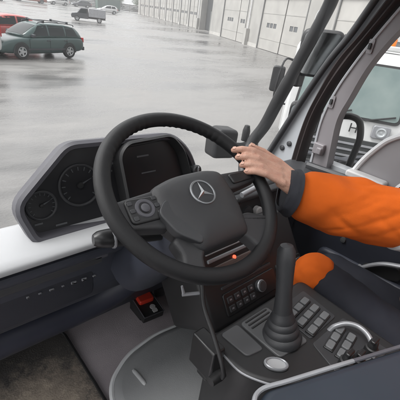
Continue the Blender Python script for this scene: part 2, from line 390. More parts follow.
# ---- far edge of the yard: fence, hedge blobs, container
far_t = V((.955, -.30, 0)).normalized()
def fence(a, b, label):
    a, b = V(a), V(b); L = (b-a).length; d = (b-a)/L; r = root('fence', label, 'fence', a, math.atan2(d.y, d.x))
    n = int(L/3)
    for i in range(n+1):
        g = G(); g.box((i*L/n, 0, 1.0), (.12, .12, 2.0)); obj('post', g, 'fencepost', r, sm=False)
    for i in range(n):
        for k in range(5):
            g = G(); g.box(((i+.5)*L/n, .05, .3+k*.36), (L/n-.14, .04, .28)); obj('board', g, 'fence', r, sm=False)
fence((10, 103, 0), (62, 101, 0), 'grey board fence along the far edge of the yard')
def leafy(name, label, cat, loc, rx, ry, h, n, group, trunk=.0, m='hedge', seed=1):
    rnd = random.Random(seed); r = root(name, label, cat, loc, group=group)
    if trunk:
        g = G(); g.tube(smooth([(0, 0, 0), (.1, .05, trunk*.6), (0, .1, h*.7)], 4), [.22-.015*k for k in range(9)], 8)
        for k in range(5):
            a = k*1.26; g.tube([(0, .05, trunk*.8+.2*k), (math.cos(a)*rx*.5, math.sin(a)*ry*.5, trunk+.5*k+.6)], [.08, .03], 6)
        obj('trunk', g, 'trunk', r)
    g = G(); cl = [(rnd.gauss(0, .45), rnd.gauss(0, .45), rnd.random(), .5+.6*rnd.random()) for _ in range(16)]
    for i in range(n):
        c = cl[i % 16]; a = V((rnd.gauss(0, 1), rnd.gauss(0, 1), rnd.gauss(0, 1))).normalized()*(.35*c[3]*(rnd.random()**.4))
        p = V(((c[0]*.8+a.x)*rx, (c[1]*.8+a.y)*ry, trunk*.7+(h-trunk*.7)*min(1.05, max(.0, c[2]*.85+a.z*.5+.1))))
        q = rnd.uniform(.10, .22); u = V((rnd.gauss(0, 1), rnd.gauss(0, 1), rnd.gauss(0, 1))).normalized(); w = u.orthogonal().normalized()
        g.add([p-u*q, p-w*q*.5, p+u*q, p+w*q*.5], [(0, 1, 2, 3)])
    obj('crown' if trunk else 'foliage', g, m, r, sm=False)
hx = [(8, 108, 3.2, 3.4), (14, 107, 3.0, 2.6), (30, 108, 3.5, 3.6), (37, 107, 3.0, 3.0), (44, 106, 3.3, 3.4), (51, 105.5, 3.2, 3.9), (57, 105, 3.3, 3.3), (64, 104, 3.0, 3.8), (-2, 108, 3.4, 3.3), (22, 108, 3.5, 2.9)]
for i, (a, b, w_, h) in enumerate(hx):
    leafy('bush', 'dark leafy bush in the row behind the far yard fence', 'bush', (a, b, 0), w_, 1.6, h, 1500, 'bushes behind the far fence', seed=i)
for i, (a, b, h) in enumerate([(4, 125, 8), (18, 122, 9), (33, 126, 8.5), (48, 121, 9.5), (62, 118, 9), (75, 122, 10)]):
    leafy('tree', 'tree standing behind the far fence and bushes', 'tree', (a, b, 0), 3.2, 3, h, 2500, 'trees beyond the far fence', 2.4, seed=40+i)
r = root('container', 'dark green steel container at the far end of the yard', 'container', (50.5, 98, 0), R(-12))
g = G(); g.box((0, 0, 1.3), (6, 2.4, 2.5)); c_ = obj('shell', g, 'conti', r, sm=False)
for k in range(14):
    g = G(); g.box((-2.8+k*.43, -1.22, 1.3), (.2, .05, 2.3)); obj('rib', g, 'conti', c_, sm=False)

# ================================================================== VEHICLES OUTSIDE
def wheel(parent, c, rad, wid, side, rim='alloy'):
    fr = frame(c, (1, 0, 0), (0, 0, 1)) if side < 0 else frame(c, (-1, 0, 0), (0, 0, 1))   # z axis outwards
    g = G(); g.lathe([(rad*.62, -wid/2), (rad*.94, -wid/2), (rad, -wid*.3), (rad, wid*.3), (rad*.94, wid/2), (rad*.66, wid/2), (rad*.62, wid*.2)], fr, 28)
    t = obj('wheel', g, 'tyre', parent)
    g = G(); g.lathe([(rad*.62, 0), (rad*.66, wid*.45), (rad*.58, wid*.42), (rad*.56, wid*.15), (.0001, wid*.15)], fr, 24); rm = obj('rim', g, 'dark', t)
    g = G()
    for k in range(5):
        a = 2*math.pi*k/5; g.prism(rpoly([(.02, -.05), (rad*.58, -.035), (rad*.58, .035), (.02, .05)], .01, 2), (lambda p, a=a: fr((p[0]*math.cos(a)-p[1]*math.sin(a), p[0]*math.sin(a)+p[1]*math.cos(a), p[2]))), wid*.22, wid*.36)
    g.lathe([(.06, wid*.2), (.06, wid*.4), (.0001, wid*.42)], fr, 16); g.torus(fr and (lambda p: fr((p[0], p[1], p[2]+wid*.4))), rad*.6, .02, 28, 6)
    obj('spoke', g, rim, t)
def car(name, label, loc, rz, paint, kind='estate', group=None, detail=True, sc=1.):
    r = root(name, label, 'car', loc, rz, group)
    r.scale = (sc, sc, sc)
    if kind == 'estate':
        B = [(-2.27, .48, .70, .62), (-2.22, .32, .86, .78), (-2.0, .26, .93, .83), (-1.4, .2, .94, .865), (-.6, .18, .93, .87), (.3, .18, .91, .87), (.95, .18, .90, .86), (1.5, .2, .84, .845), (2.0, .22, .74, .80), (2.2, .26, .62, .72), (2.27, .36, .52, .6)]
        Gs = [(-2.18, .84, .9, .76, .70), (-2.02, .9, 1.2, .79, .64), (-1.78, .92, 1.40, .81, .62), (-1.1, .92, 1.46, .82, .64), (-.2, .92, 1.48, .83, .65), (.3, .9, 1.44, .83, .645), (.7, .89, 1.2, .81, .68), (1.18, .87, .91, .78, .72)]
        side = [[(-1.86, .12), (-1.16, .12), (-1.16, .86), (-1.66, .84)], [(-1.08, .12), (-.22, .12), (-.22, .88), (-1.08, .87)], [(-.14, .12), (.78, .14), (.34, .80), (.26, .86), (-.14, .88)]]
        wb = (-1.25, 1.27); WR = .32
    elif kind == 'hatch':
        B = [(-1.95, .45, .75, .62), (-1.9, .3, .9, .78), (-1.6, .22, .93, .82), (-.6, .18, .92, .83), (.3, .18, .91, .83), (.85, .18, .90, .82), (1.4, .2, .82, .80), (1.8, .24, .7, .74), (1.95, .35, .55, .6)]
        Gs = [(-1.93, .85, .92, .72, .68), (-1.75, .9, 1.25, .76, .62), (-1.45, .91, 1.42, .78, .61), (-.6, .91, 1.46, .79, .62), (.1, .9, 1.44, .79, .62), (.55, .89, 1.2, .78, .65), (1.05, .87, .92, .75, .7)]
        side = [[(-1.5, .14), (-.72, .12), (-.72, .87), (-1.36, .84)], [(-.62, .12), (.62, .14), (.2, .78), (.12, .85), (-.62, .88)]]
        wb = (-1.2, 1.2); WR = .3
    def lp(tab, x, k):
        for i in range(len(tab)-1):
            if tab[i][0] <= x <= tab[i+1][0]:
                t = (x-tab[i][0])/(tab[i+1][0]-tab[i][0]); return tab[i][k]*(1-t)+tab[i+1][k]*t
        return tab[-1][k] if x > tab[-1][0] else tab[0][k]
    g = G(); rings = []
    for x, zl, zb, w in B:
        h = [(w*.80, zl), (w*.96, zl+.07), (w, zl+.42*(zb-zl)), (w*.985, zb-.07), (w*.93, zb-.005), (w*.5, zb+.015)]
        rings.append([V((x, -a, b)) for a, b in h]+[V((x, a, b)) for a, b in reversed(h)])
    g.loft(rings); body = obj('body', g, paint, r, sub=1)
    g = G(); rings = []
    for x, zb, zt, wb_, wt in Gs:
        h = [(wb_, zb-.04), (wb_*.99, zb), (wt+(wb_-wt)*.12, zt-(zt-zb)*.10), (wt*.86, zt-.005), (wt*.4, zt+.012)]
        rings.append([V((x, -a, b)) for a, b in h]+[V((x, a, b)) for a, b in reversed(h)])
    g.loft(rings); cabin = obj('cabin', g, paint, r, sub=1)
    dg_ = bpy.context.evaluated_depsgraph_get(); dg_.update(); bvh = BVHTree.FromObject(cabin, dg_)
    def sp(x, h, s):
        zb, zt = lp(Gs, x, 1), lp(Gs, x, 2); z = zb+(zt-zb)*h; q = bvh.ray_cast(V((x, s*3, z)), V((0, -s, 0)))[0]
        return V((x, (q.y if q else s*lp(Gs, x, 4))+s*.008, z))
    def tz(x, y):
        q = bvh.ray_cast(V((x, y, 4)), V((0, 0, -1)))[0]; return q.z if q else lp(Gs, x, 2)
    for s in (-1, 1):
        for poly in side:
            bot = poly[:2]; top_ = poly[2:][::-1]; nu, nv = 7, 5; up = []; dn = []
            def chain(P, u):
                k = u*(len(P)-1); i_ = min(int(k), len(P)-2); f_ = k-i_; return (P[i_][0]*(1-f_)+P[i_+1][0]*f_, P[i_][1]*(1-f_)+P[i_+1][1]*f_)
            for v_ in range(nv):
                for u_ in range(nu):
                    a_, b_ = chain(bot, u_/(nu-1)), chain(top_, u_/(nu-1)); t = v_/(nv-1); q = sp(a_[0]*(1-t)+b_[0]*t, a_[1]*(1-t)+b_[1]*t, s); up.append(q); dn.append(q-V((0, s*.025, 0)))
            fs = [(v_*nu+u_, v_*nu+u_+1, (v_+1)*nu+u_+1, (v_+1)*nu+u_) for v_ in range(nv-1) for u_ in range(nu-1)]; N_ = nu*nv
            bd = list(range(nu))+[v_*nu+nu-1 for v_ in range(1, nv)]+[(nv-1)*nu+u_ for u_ in range(nu-2, -1, -1)]+[v_*nu for v_ in range(nv-2, 0, -1)]
            fs += [(p, q, q+N_, p+N_) for p, q in zip(bd, bd[1:]+bd[:1])]
            g = G(); g.add(up+dn, fs)
            obj('side_window', g, 'carglass', r, sm=False)
        if detail:
            for x, z, nm in ((-1.13, .82, 0), (-.18, .82, 0), ):
                w = lp(B, x, 3); zb = lp(B, x, 2)
                g = G(); g.box((x+.08, s*(w+.012), zb-.14), (.2, .03, .035)); obj('door_handle', g, 'darkcar', r, bevel=.008)
            g = G(); g.box((0, s*.885, .42), (2.0, .02, .07)); obj('side_moulding', g, 'darkcar', r, bevel=.006)
            for x in (-1.12, -.18, .86):
                g = G(); g.box((x, s*(lp(B, x, 3)*.997+.003), .56), (.012, .01, .58)); obj('door_gap', g, 'dark', r, sm=False)
            g = G(); g.prism(rrect(.2, .13, .04), frame((.72, s*.93, .98), (0, s, 0), (0, 0, 1)), -.05, .05, .02); obj('wing_mirror', g, 'darkcar', r)
            zt = 1.46; g = G(); g.tube(smooth([(-1.75, s*.56, 1.38), (-1.65, s*.57, 1.47), (-.7, s*.58, 1.525), (.1, s*.57, 1.51), (.25, s*.56, 1.44)], 5), .018, 8)
            rail = obj('roof_rail', g, 'darkcar', r)
        for x in wb:
            g = G(); fr = frame((x, s*(lp(B, x, 3)*.985), WR+.01), (1, 0, 0), (0, 0, 1))
            n = 18; o_ = [(math.cos(math.pi*k/n)*(WR+.065), math.sin(math.pi*k/n)*(WR+.065)) for k in range(n+1)]+[(-(WR+.065), -.07), (-(WR+.0), -.07)]+[(math.cos(math.pi*k/n)*(WR+.0), math.sin(math.pi*k/n)*(WR+.0)) for k in range(n, -1, -1)]+[(WR, -.07), (WR+.065, -.07)]
            g.prism(o_, fr, *((-.016, .03) if s > 0 else (-.03, .016)))
            obj('wheel_arch', g, 'dark', r, sm=False)
            wheel(r, (x, s*(lp(B, x, 3)-.07), WR), WR, .2, s)
        fx = B[-1][0]; bx_ = B[0][0]
        g = G(); g.prism(rrect(.34, .14, .05), frame((fx-.10, s*.55, .64), (s*.45, 1, 0) if s < 0 else (-.45, 1, 0), (-.35, 0, 1)), -.05, .05, .02); obj('headlight', g, 'lamp', r)
        g = G(); g.box((bx_+.09, s*.67, .82), (.12, .16, .22)); obj('tail_light', g, 'taillamp', r, bevel=.02)
    if detail:
        for x in (-1.35, -.05):
            for s in (-1, 1): pass
            g = G(); g.box((x, 0, 1.555), (.07, 1.28, .045)); cb = obj('roof_bar', g, 'darkcar', r, bevel=.01)
            for s in (-1, 1):
                g = G(); g.box((x, s*.585, 1.54), (.10, .08, .11)); obj('bar_clamp', g, 'darkcar', cb, bevel=.01)
    # windscreen and rear window
    def across(xs, nm):
        g = G(); n_ = 7; up = []; dn = []
        for x in xs:
            wt, zt = lp(Gs, x, 4), lp(Gs, x, 2)
            for k in range(n_):
                t = -1+2*k/(n_-1); y_ = t*wt*.84; zz = tz(x, y_); up.append(V((x, y_, zz+.010))); dn.append(V((x, y_, zz-.02)))
        m_ = len(xs); N_ = len(up); fs = []
        for i in range(m_-1):
            for k in range(n_-1): fs.append((i*n_+k, i*n_+k+1, (i+1)*n_+k+1, (i+1)*n_+k))
        bd = [k for k in range(n_)]+[i*n_+n_-1 for i in range(1, m_)]+[(m_-1)*n_+k for k in range(n_-2, -1, -1)]+[i*n_ for i in range(m_-2, 0, -1)]
        for p, q in zip(bd, bd[1:]+bd[:1]): fs.append((p, q, q+N_, p+N_))
        g.add(up+dn, fs); obj(nm, g, 'carglass', r)
    xe, xm = Gs[-1][0], Gs[-3][0]
    across([xm+.05+(xe-.14-xm-.05)*k/5 for k in range(6)], 'windscreen'); across([Gs[1][0]-.08+(Gs[2][0]-.03-Gs[1][0]+.08)*k/4 for k in range(5)], 'rear_window')
    g = G(); g.box((B[-1][0]-.02, 0, .40), (.12, 1.4, .16)); obj('bumper', g, 'darkcar', r, bevel=.04)
    g = G(); g.box((B[0][0]+.02, 0, .42), (.12, 1.44, .18)); obj('bumper', g, 'darkcar', r, bevel=.04)
    g = G(); g.box((B[-1][0]+.03, 0, .52), (.03, .5, .11)); obj('number_plate', g, 'whitep', r, sm=False)
    return r
ca = math.atan2(16.2-16.95, 4.46-6.9)
hd = V((math.cos(ca), math.sin(ca), 0)); sidev = V((hd.y, -hd.x, 0))
# near wheels touch the ground at (4.71,17.04) and (7.17,17.53): the car stands behind that line
mid = V((5.50, 16.0, 0)); awy = V((-.29, .957, 0))
car('estate_car', 'dark green estate car with roof bars, parked side-on in the wet yard', mid+awy*.74, ca, 'green', sc=.89)
car('hatchback_car', 'red hatchback parked behind the green estate car', (5.0, 21.0, 0), ca+R(-6), 'redcar', 'hatch', detail=False, sc=.87)
car('hatchback_car', 'white hatchback parked far off behind the small pickup', (36.5, 71, 0), R(160), 'whitecar', 'hatch', detail=False)
car('hatchback_car', 'small red car far off at the top left edge of the yard', (17.0, 74, 0), R(185), 'redcar', 'hatch', detail=False)
car('estate_car', 'pale estate car far off beside the brown-red van', (33.5, 88, 0), R(175), 'whitecar', 'estate', detail=False)
car('estate_car', 'dark estate car far off in front of the grey fence', (40.5, 92, 0), R(170), 'darkcar', 'estate', detail=False)

def van(name, label, loc, rz, paint, L=5.4, W=1.95, H=2.3):
    r = root(name, label, 'van', loc, rz)
    pr = [(-L/2, .45), (-L/2+.05, .32), (L/2-.1, .30), (L/2, .5), (L/2-.03, .95), (L/2-.55, 1.15), (L/2-1.25, H-.22), (L/2-1.6, H-.04), (-L/2+.25, H), (-L/2+.04, H-.15)]
    fr = frame((0, W/2, 0), (1, 0, 0), (0, 0, 1))
    g = G(); g.prism(rpoly(pr, .12, 4), lambda p: V((p[0], -p[2]+W/2, p[1])), 0, W, .0); obj('body', g, paint, r, bevel=.06)
    for s in (-1, 1):
        g = G(); p = [(L/2-1.15, 1.2), (L/2-.68, 1.2), (L/2-1.25, H-.35), (L/2-1.6, H-.35), (L/2-1.6, 1.2)]
        p = [(L/2-1.75, 1.22), (L/2-.72, 1.22), (L/2-1.24, H-.36), (L/2-1.75, H-.32)]
        g.prism(p, lambda q, s=s: V((q[0], s*(W/2+q[2]), q[1])), 0, .012); obj('side_window', g, 'carglass', r, sm=False)
        for x in (-L/2+1.0, L/2-.95): wheel(r, (x, s*(W/2-.08), .34), .34, .22, s)
        g = G(); g.box((-L/2+.0, s*(W/2-.12), 1.0), (.06, .14, .4)); obj('tail_light', g, 'taillamp', r, bevel=.01)
        g = G(); g.box((L/2-.04, s*(W/2-.25), .82), (.12, .3, .16)); obj('headlight', g, 'lamp', r, bevel=.02)
        for x in (-L/2+1.0, L/2-.95):
            g = G(); n = 16; o_ = [(math.cos(math.pi*k/n)*.42, math.sin(math.pi*k/n)*.42) for k in range(n+1)]+[(-.42, -.05), (.42, -.05)]
            g.prism(o_, lambda q, x=x, s=s: V((x+q[0], s*(W/2+q[2]), .34+q[1])), -.05, .01); obj('wheel_arch', g, 'dark', r, sm=False)
    g = G(); g.prism(rpoly([(-.8, 0), (.8, 0), (.72, .95), (-.72, .95)], .06), frame((L/2-.57, 0, 1.19), (0, 1, 0), (-.66, 0, .95)), .03, .045); obj('windscreen', g, 'carglass', r, sm=False)
    g = G(); g.box((L/2+.0, 0, .42), (.14, W-.1, .24)); obj('bumper', g, 'darkcar', r, bevel=.04)
    g = G(); g.box((-L/2+.0, 0, .42), (.14, W-.1, .2)); obj('bumper', g, 'darkcar', r, bevel=.04)
    return r
van('white_van', 'white van cut off by the left edge, in front of the green car', (1.12, 16.75, 0), R(174), 'whitecar')
van('brown_van', 'brown-red van far off at the top edge of the yard', (26.5, 85, 0), R(178), 'brownred', 6.2, 2.0, 2.5)

def pickup():
    r = root('pickup_truck', 'small dark pickup with a pale grey cargo box out on the wet yard', 'pickup', (19.2, 41.8, 0), math.atan2(1.1, -2.5))
    r.rotation_euler = (0, 0, math.atan2(42.2-41.0, 18.7-21.2)); r.scale = (.84, .84, .84)
    g = G(); pr = [(.0, .35), (2.1, .35), (2.2, .6), (2.12, .85), (1.4, .98), (.95, 1.55), (.1, 1.58), (.0, .9)]
    g.prism(rpoly(pr, .1, 4), lambda p: V((p[0], .8-p[2], p[1])), 0, 1.6); obj('cab', g, 'darkcar', r, bevel=.05)
    g = G(); g.box((-1.05, 0, .5), (2.2, 1.3, .2)); obj('chassis', g, 'dark', r, sm=False)
    g = G(); g.box((-1.1, 0, 1.12), (2.15, 1.66, 1.0)); bx_ = obj('cargo_box', g, 'silver', r, bevel=.04)
    for k in range(5):
        for s in (-1, 1):
            g = G(); g.box((-1.95+k*.43, s*.84, 1.12), (.05, .03, .96)); obj('rib', g, 'silver', bx_, sm=False)
    for s in (-1, 1):
        for x in (-1.35, 1.45): wheel(r, (x, s*.72, .32), .32, .2, s)
        g = G(); g.prism([(.2, .98), (1.22, .98), (.9, 1.46), (.2, 1.46)], lambda q, s=s: V((q[0], s*(.8+q[2]), q[1])), 0, .012); obj('side_window', g, 'carglass', r, sm=False)
        g = G(); g.box((-2.16, s*.7, .72), (.05, .16, .14)); obj('tail_light', g, 'taillamp', r, bevel=.01)
    g = G(); g.prism(rrect(1.3, .55, .05), frame((1.2, 0, 1.27), (0, 1, 0), (-.45, 0, .57)), .03, .04); obj('windscreen', g, 'carglass', r, sm=False)
pickup()

# white truck standing beside the right-hand window
def white_truck():
    toward = V((-5.5, -2.0, 0)).normalized(); fcx = V((5.43, 2.62, 0))
    r = root('white_truck', 'white light truck facing the side window, orange beacon on its roof', 'truck', fcx, math.atan2(toward.y, toward.x)+R(14))
    W = 1.9
    pr = [(-1.6, .45), (.02, .45), (.05, .95), (.0, 1.27), (-.22, 2.18), (-.36, 2.28), (-1.6, 2.32)]
    g = G(); g.prism(rpoly(pr, .07, 4), lambda p: V((p[0], W/2-p[2], p[1])), 0, W); cab = obj('cab', g, 'whitecar', r, bevel=.05)
    wf = frame((-.105, 0, 1.735), (0, 1, 0), (-.22, 0, .91))
    g = G(); g.prism(rpoly([(-.82, -.42), (.82, -.42), (.76, .42), (-.76, .42)], .09), wf, .0, .02); obj('windscreen_seal', g, 'black', r)
    g = G(); g.prism(rpoly([(-.78, -.38), (.78, -.38), (.725, .385), (-.725, .385)], .08), wf, .01, .03); ws = obj('windscreen', g, mat('green_tint_glass', (.11, .15, .145), .12, col2=(.16, .2, .19), scale=3), r, sm=False)
    for s in (-.35, .3):
        g = G(); g.tube([wf((s, -.42, .04)), wf((s+.42, -.30, .05))], .012, 6); obj('wiper', g, 'black', ws)
    g = G(); g.prism(rrect(1.5, .46, .05), frame((.05, 0, .80), (0, 1, 0), (0, 0, 1)), -.02, .03); gr = obj('grille', g, 'dark', r)
    for k in range(4):
        g = G(); g.box((.085, 0, .65+k*.1), (.02, 1.44, .03)); obj('slat', g, 'silver', gr, sm=False)
    for s in (-1, 1):
        g = G(); g.prism(rrect(.26, .2, .04), frame((.05, s*.58, 1.2), (0, 1, 0), (0, 0, 1)), -.03, .02, .01); h = obj('headlight_housing', g, 'silver', r)
        g = G(); g.lathe([(.075, 0), (.078, .012), (.06, .016), (.045, .006), (.02, .004), (.0001, .012)], frame((.07, s*.58, 1.2), (0, 1, 0), (0, 0, 1)), 20); obj('headlight', g, 'lamp', h)
        g = G(); g.tube(smooth([(-.3, s*.95, 2.0), (-.15, s*1.12, 1.98), (-.12, s*1.16, 1.4), (-.3, s*.96, 1.3)], 5), .016, 8); ma = obj('mirror_arm', g, 'black', r)
        g = G(); g.prism(rrect(.2, .4, .05), frame((-.16, s*1.17, 1.7), (0, 1, 0), (0, 0, 1)), -.05, .04, .02); obj('mirror', g, 'black', ma)
        for x in (-.75,): wheel(r, (x, s*.82, .38), .38, .24, s)
    obj('letter', text_mesh('H', .2, frame((.055, .17, 1.19), (0, 1, 0), (0, 0, 1)), .006), 'black', r, sm=False)
    g = G(); g.box((.06, 0, .42), (.16, 1.86, .2)); obj('bumper', g, 'darkcar', r, bevel=.03)
    # a plough frame of dark bars in front of the bumper
    g = G()
    for y in (-.55, .1, .5): g.tube([(.1, y, .35), (.35, y*.9, .75)], .035, 8)
    g.tube([(.35, -.6, .75), (.35, .6, .75)], .035, 8); g.tube([(.3, -.6, .5), (.32, .55, .9)], .03, 8); obj('plough_frame', g, 'darkcar', r)
    g = G(); g.box((-2.6, 0, 1.35), (2.0, 2.0, 1.7)); obj('body_box', g, 'whitecar', r, bevel=.04)
    g = G(); g.box((-1.95, 0, .5), (3.4, .9, .2)); obj('chassis', g, 'dark', r, sm=False)
    for s in (-1, 1): wheel(r, (-2.8, s*.82, .38), .38, .24, s)
    g = G(); g.box((-.75, 0, 2.36), (.22, 1.3, .08)); bb = obj('beacon_bar', g, 'whitecar', r, bevel=.02)
    for y in (.12, .45):
        g = G(); g.lathe([(.07, 0), (.075, .09), (.05, .13), (.0001, .14)], frame((-.75, y, 2.40), (1, 0, 0), (0, 1, 0)), 18); obj('beacon', g, 'orlamp', bb)
white_truck()

# ================================================================== THE CAB WE SIT IN
CAB = root('truck_cab', 'interior of the truck the picture is taken from, with black steering wheel and pale dashboard', 'truck', (.4, .3, 0), world=True)
X0, X1 = -.62, 1.42          # inner faces of the left and right side
def yz_prism(pts, xa, xb):   # outline in (y, z) extruded along x
    g = G(); g.prism(pts, lambda p: V((xa+p[2], p[0], p[1])), 0, xb-xa); return g
def strip(L, Rr, x, th):     # plate between two polylines given as (y, z), standing in the plane x, thickness th outwards
    n = len(L); g = G(); vs = []
    for (a, b), (c, d) in zip(L, Rr):
        vs += [(x, a, b), (x, c, d), (x+th, c, d), (x+th, a, b)]
    g.loft([vs[4*i:4*i+4] for i in range(n)], True); return g
def resamp(P, n=14):
    Q = smooth([(0, a, b) for a, b in P], 12); ds = [0]
    for i in range(len(Q)-1): ds.append(ds[-1]+(Q[i+1]-Q[i]).length)
    out = []; j = 0
    for k in range(n):
        t = ds[-1]*k/(n-1)
        while j < len(ds)-2 and ds[j+1] < t: j += 1
        u = (t-ds[j])/max(1e-9, ds[j+1]-ds[j]); p = Q[j].lerp(Q[j+1], min(1, u)); out.append((p.y, p.z))
    return out
KX = 1.42/1.35
def K(P): return [(a*KX, 2.5+(b-2.5)*KX) for a, b in P]

# shell
g = G(); g.box((.4, .25, 1.16), (2.06, 2.0, .08)); obj('cab_floor', g, 'floor', CAB, sm=False)
obj('firewall', yz_prism([(1.22, 1.2), (1.27, 1.2), (1.24, 1.6), (1.19, 1.6)], X0, X1), 'navy', CAB, sm=False)
obj('front_panel', yz_prism([(1.28, .75), (1.34, .75), (1.27, 1.45), (1.10, 1.76), (1.05, 1.80), (1.045, 1.77), (1.2, 1.5)], X0-.08, X1+.08), 'bodyw', CAB, sm=False)
def wsY(z): return 1.03-.285*(z-1.84)
def ring_plate(x0, x1, y0, y1, hx0, hx1, hy0, hy1, za, zb):
    g = G()
    for a_, b_, c_, d_ in ((x0, x1, y0, hy0), (x0, x1, hy1, y1), (x0, hx0, hy0, hy1), (hx1, x1, hy0, hy1)): g.box(((a_+b_)/2, (c_+d_)/2, (za+zb)/2), (b_-a_, d_-c_, zb-za))
    return g
rf_ = obj('cab_roof', ring_plate(-.66, 1.46, -.73, .77, -.25, 1.05, -.45, .5, 2.77, 2.83), 'bodyw', CAB, sm=False)
obj('headliner', ring_plate(-.61, 1.41, -.70, .74, -.245, 1.045, -.445, .495, 2.745, 2.765), 'headl', rf_, sm=False)
g = G(); g.add([(-.25, -.45, 2.80), (1.05, -.45, 2.80), (1.05, .5, 2.80), (-.25, .5, 2.80)], [(0, 1, 2, 3)]); obj('added_roof_glass', g, 'glass', rf_, sm=False)  # glass pane added overhead, out of view, to let daylight onto the interior
obj('roof_header', yz_prism([(wsY(2.68)-.10, 2.66), (wsY(2.68)-.0, 2.66), (wsY(2.68)-.02, 2.79), (wsY(2.68)-.12, 2.79)], X0, X1), 'headl', CAB, sm=False)
# windscreen
g = G(); z0, z1 = 1.83, 2.67
g.add([(X0+.05, wsY(z0), z0), (X1-.03, wsY(z0), z0), (X1-.03, wsY(z1), z1), (X0+.05, wsY(z1), z1)]+[(X0+.05, wsY(z0)+.006, z0), (X1-.03, wsY(z0)+.006, z0), (X1-.03, wsY(z1)+.006, z1), (X0+.05, wsY(z1)+.006, z1)][:0], [(0, 1, 2, 3)])
wsc = obj('windscreen', g, 'glass', CAB, sm=False)
# wiper lying at the foot of the glass outside
g = G(); g.tube([(.95, 1.075, 1.80), (.4, 1.07, 1.81)], .009, 6); obj('wiper', g, 'black', wsc)
# rear wall with window, left side
g = G()
for a, b, c, d in ((X0, X1, 1.2, 1.95), (X0, X1, 2.55, 2.78), (X0, X0+.22, 1.95, 2.55), (X1-.22, X1, 1.95, 2.55)): g.box(((a+b)/2, -.72, (c+d)/2), (b-a, .05, d-c))
obj('rear_wall', g, 'frameg', CAB, sm=False)
g = G(); g.add([(X0+.22, -.72, 1.95), (X1-.22, -.72, 1.95), (X1-.22, -.72, 2.55), (X0+.22, -.72, 2.55)], [(0, 1, 2, 3)]); obj('rear_glass', g, 'glass', CAB, sm=False)
xl = X0-.03
lp_ = G()
for P in ([(1.02, 1.78), (.86, 2.78), (.76, 2.78), (.90, 1.78)], [(-.52, 1.2), (-.52, 2.78), (-.74, 2.78), (-.74, 1.2)], [(.76, 2.68), (.76, 2.78), (-.52, 2.78), (-.52, 2.68)]):
    lp_.prism(P, lambda p: V((xl-.025+p[2], p[0], p[1])), 0, .05)
obj('door_opening', lp_, 'frameg', CAB, sm=False)
oa = R(82); hg = V((xl-.04, .94, 0)); od = V((-math.sin(oa), -math.cos(oa), 0)); on = V((math.cos(oa), -math.sin(oa), 0))  # unseen door set open so that fill light reaches the cab floor
ofr = lambda p: hg+od*p[0]+V((0, 0, p[1]))+on*p[2]
g = G(); g.prism([(.0, 1.25), (1.35, 1.25), (1.35, 2.0), (0, 1.95)], ofr, -.03, .03)
for P in ([(0, 1.95), (.06, 1.95), (.26, 2.66), (.2, 2.72)], [(1.29, 2.0), (1.35, 2.0), (1.35, 2.72), (1.29, 2.66)], [(.26, 2.66), (1.29, 2.66), (1.35, 2.72), (.2, 2.72)]): g.prism(P, ofr, -.025, .025)
ld = obj('door', g, 'bodyw', CAB, sm=False); ld['label'] = 'unseen door on the side of the camera, opened to let in more light'
g = G(); g.add([ofr((a_, b_, 0)) for a_, b_ in ((.06, 1.95), (1.29, 2.0), (1.29, 2.66), (.26, 2.66))], [(0, 1, 2, 3)]); obj('door_glass', g, 'glass', ld, sm=False)

# right-hand side, seen in the picture
gas = [(1.056, 1.812), (1.042, 1.864), (0.951, 2.103), (0.887, 2.257), (0.826, 2.392), (0.771, 2.493), (0.715, 2.616), (0.687, 2.678)]
wL = [(1.037, 1.82), (1.024, 1.871), (0.93, 2.11), (0.872, 2.261), (0.813, 2.395), (0.755, 2.495), (0.701, 2.617), (0.674, 2.678)]
wR = [(0.863, 1.78), (0.863, 1.853), (0.874, 1.929), (0.862, 2.129), (0.829, 2.27), (0.787, 2.399), (0.727, 2.499), (0.668, 2.619), (0.639, 2.679)]
sR = [(0.816, 1.78), (0.816, 1.873), (0.822, 1.949), (0.813, 2.144), (0.779, 2.282), (0.725, 2.409), (0.678, 2.504), (0.613, 2.622), (0.581, 2.681)]
bL = [(0.77, 1.78), (0.77, 1.908), (0.772, 1.968), (0.78, 2.153), (0.753, 2.288), (0.705, 2.413), (0.659, 2.507), (0.597, 2.623), (0.566, 2.681)]
bR = K([(.645, 1.80), (.651, 1.943), (.664, 2.066), (.674, 2.19), (.654, 2.282), (.620, 2.408), (.555, 2.536), (.47, 2.65)])
n = 40
pil = obj('pillar', strip(resamp([(gas[0][0]+.01, 1.78)]+gas, n), resamp(wR, n), X1+.012, .05), 'bodyw', CAB)
pil['label'] = 'white windscreen pillar with two dark bolts'
gq = [(X1-.006, a, b) for a, b in resamp([((a+c)/2, (b+d)/2) for (a, b), (c, d) in zip(gas, wL)], n)]
g = G(); g.tube(gq, .014, 12); obj('windscreen_gasket', g, 'dkgrey', pil)
L_ = resamp(wR, n); R_ = resamp(sR, n); g = G(); rings = []
for (a, b), (c, d) in zip(L_, R_):
    c0 = V((X1-.008, a, b)); c1 = V((X1-.008, c, d)); m_ = (c0+c1)/2; rings.append([c0+V((.04, 0, 0)), c0, c0.lerp(c1, .25)+V((-.016, 0, 0)), c0.lerp(c1, .5)+V((-.006, 0, 0)), c0.lerp(c1, .75)+V((-.018, 0, 0)), c1, c1+V((.04, 0, 0))])
g.loft(rings); obj('door_seal', g, 'seal', CAB)
for y, z in ((.905, 1.989), (.873, 2.02)):
    y, z = K([(y, z)])[0]; g = G(); g.lathe([(.013, -.004), (.013, .006), (.009, .009), (.0001, .009)], frame((X1+.012, y, z), (0, 1, 0), (0, 0, -1)), 14); obj('bolt', g, 'dkgrey', pil)
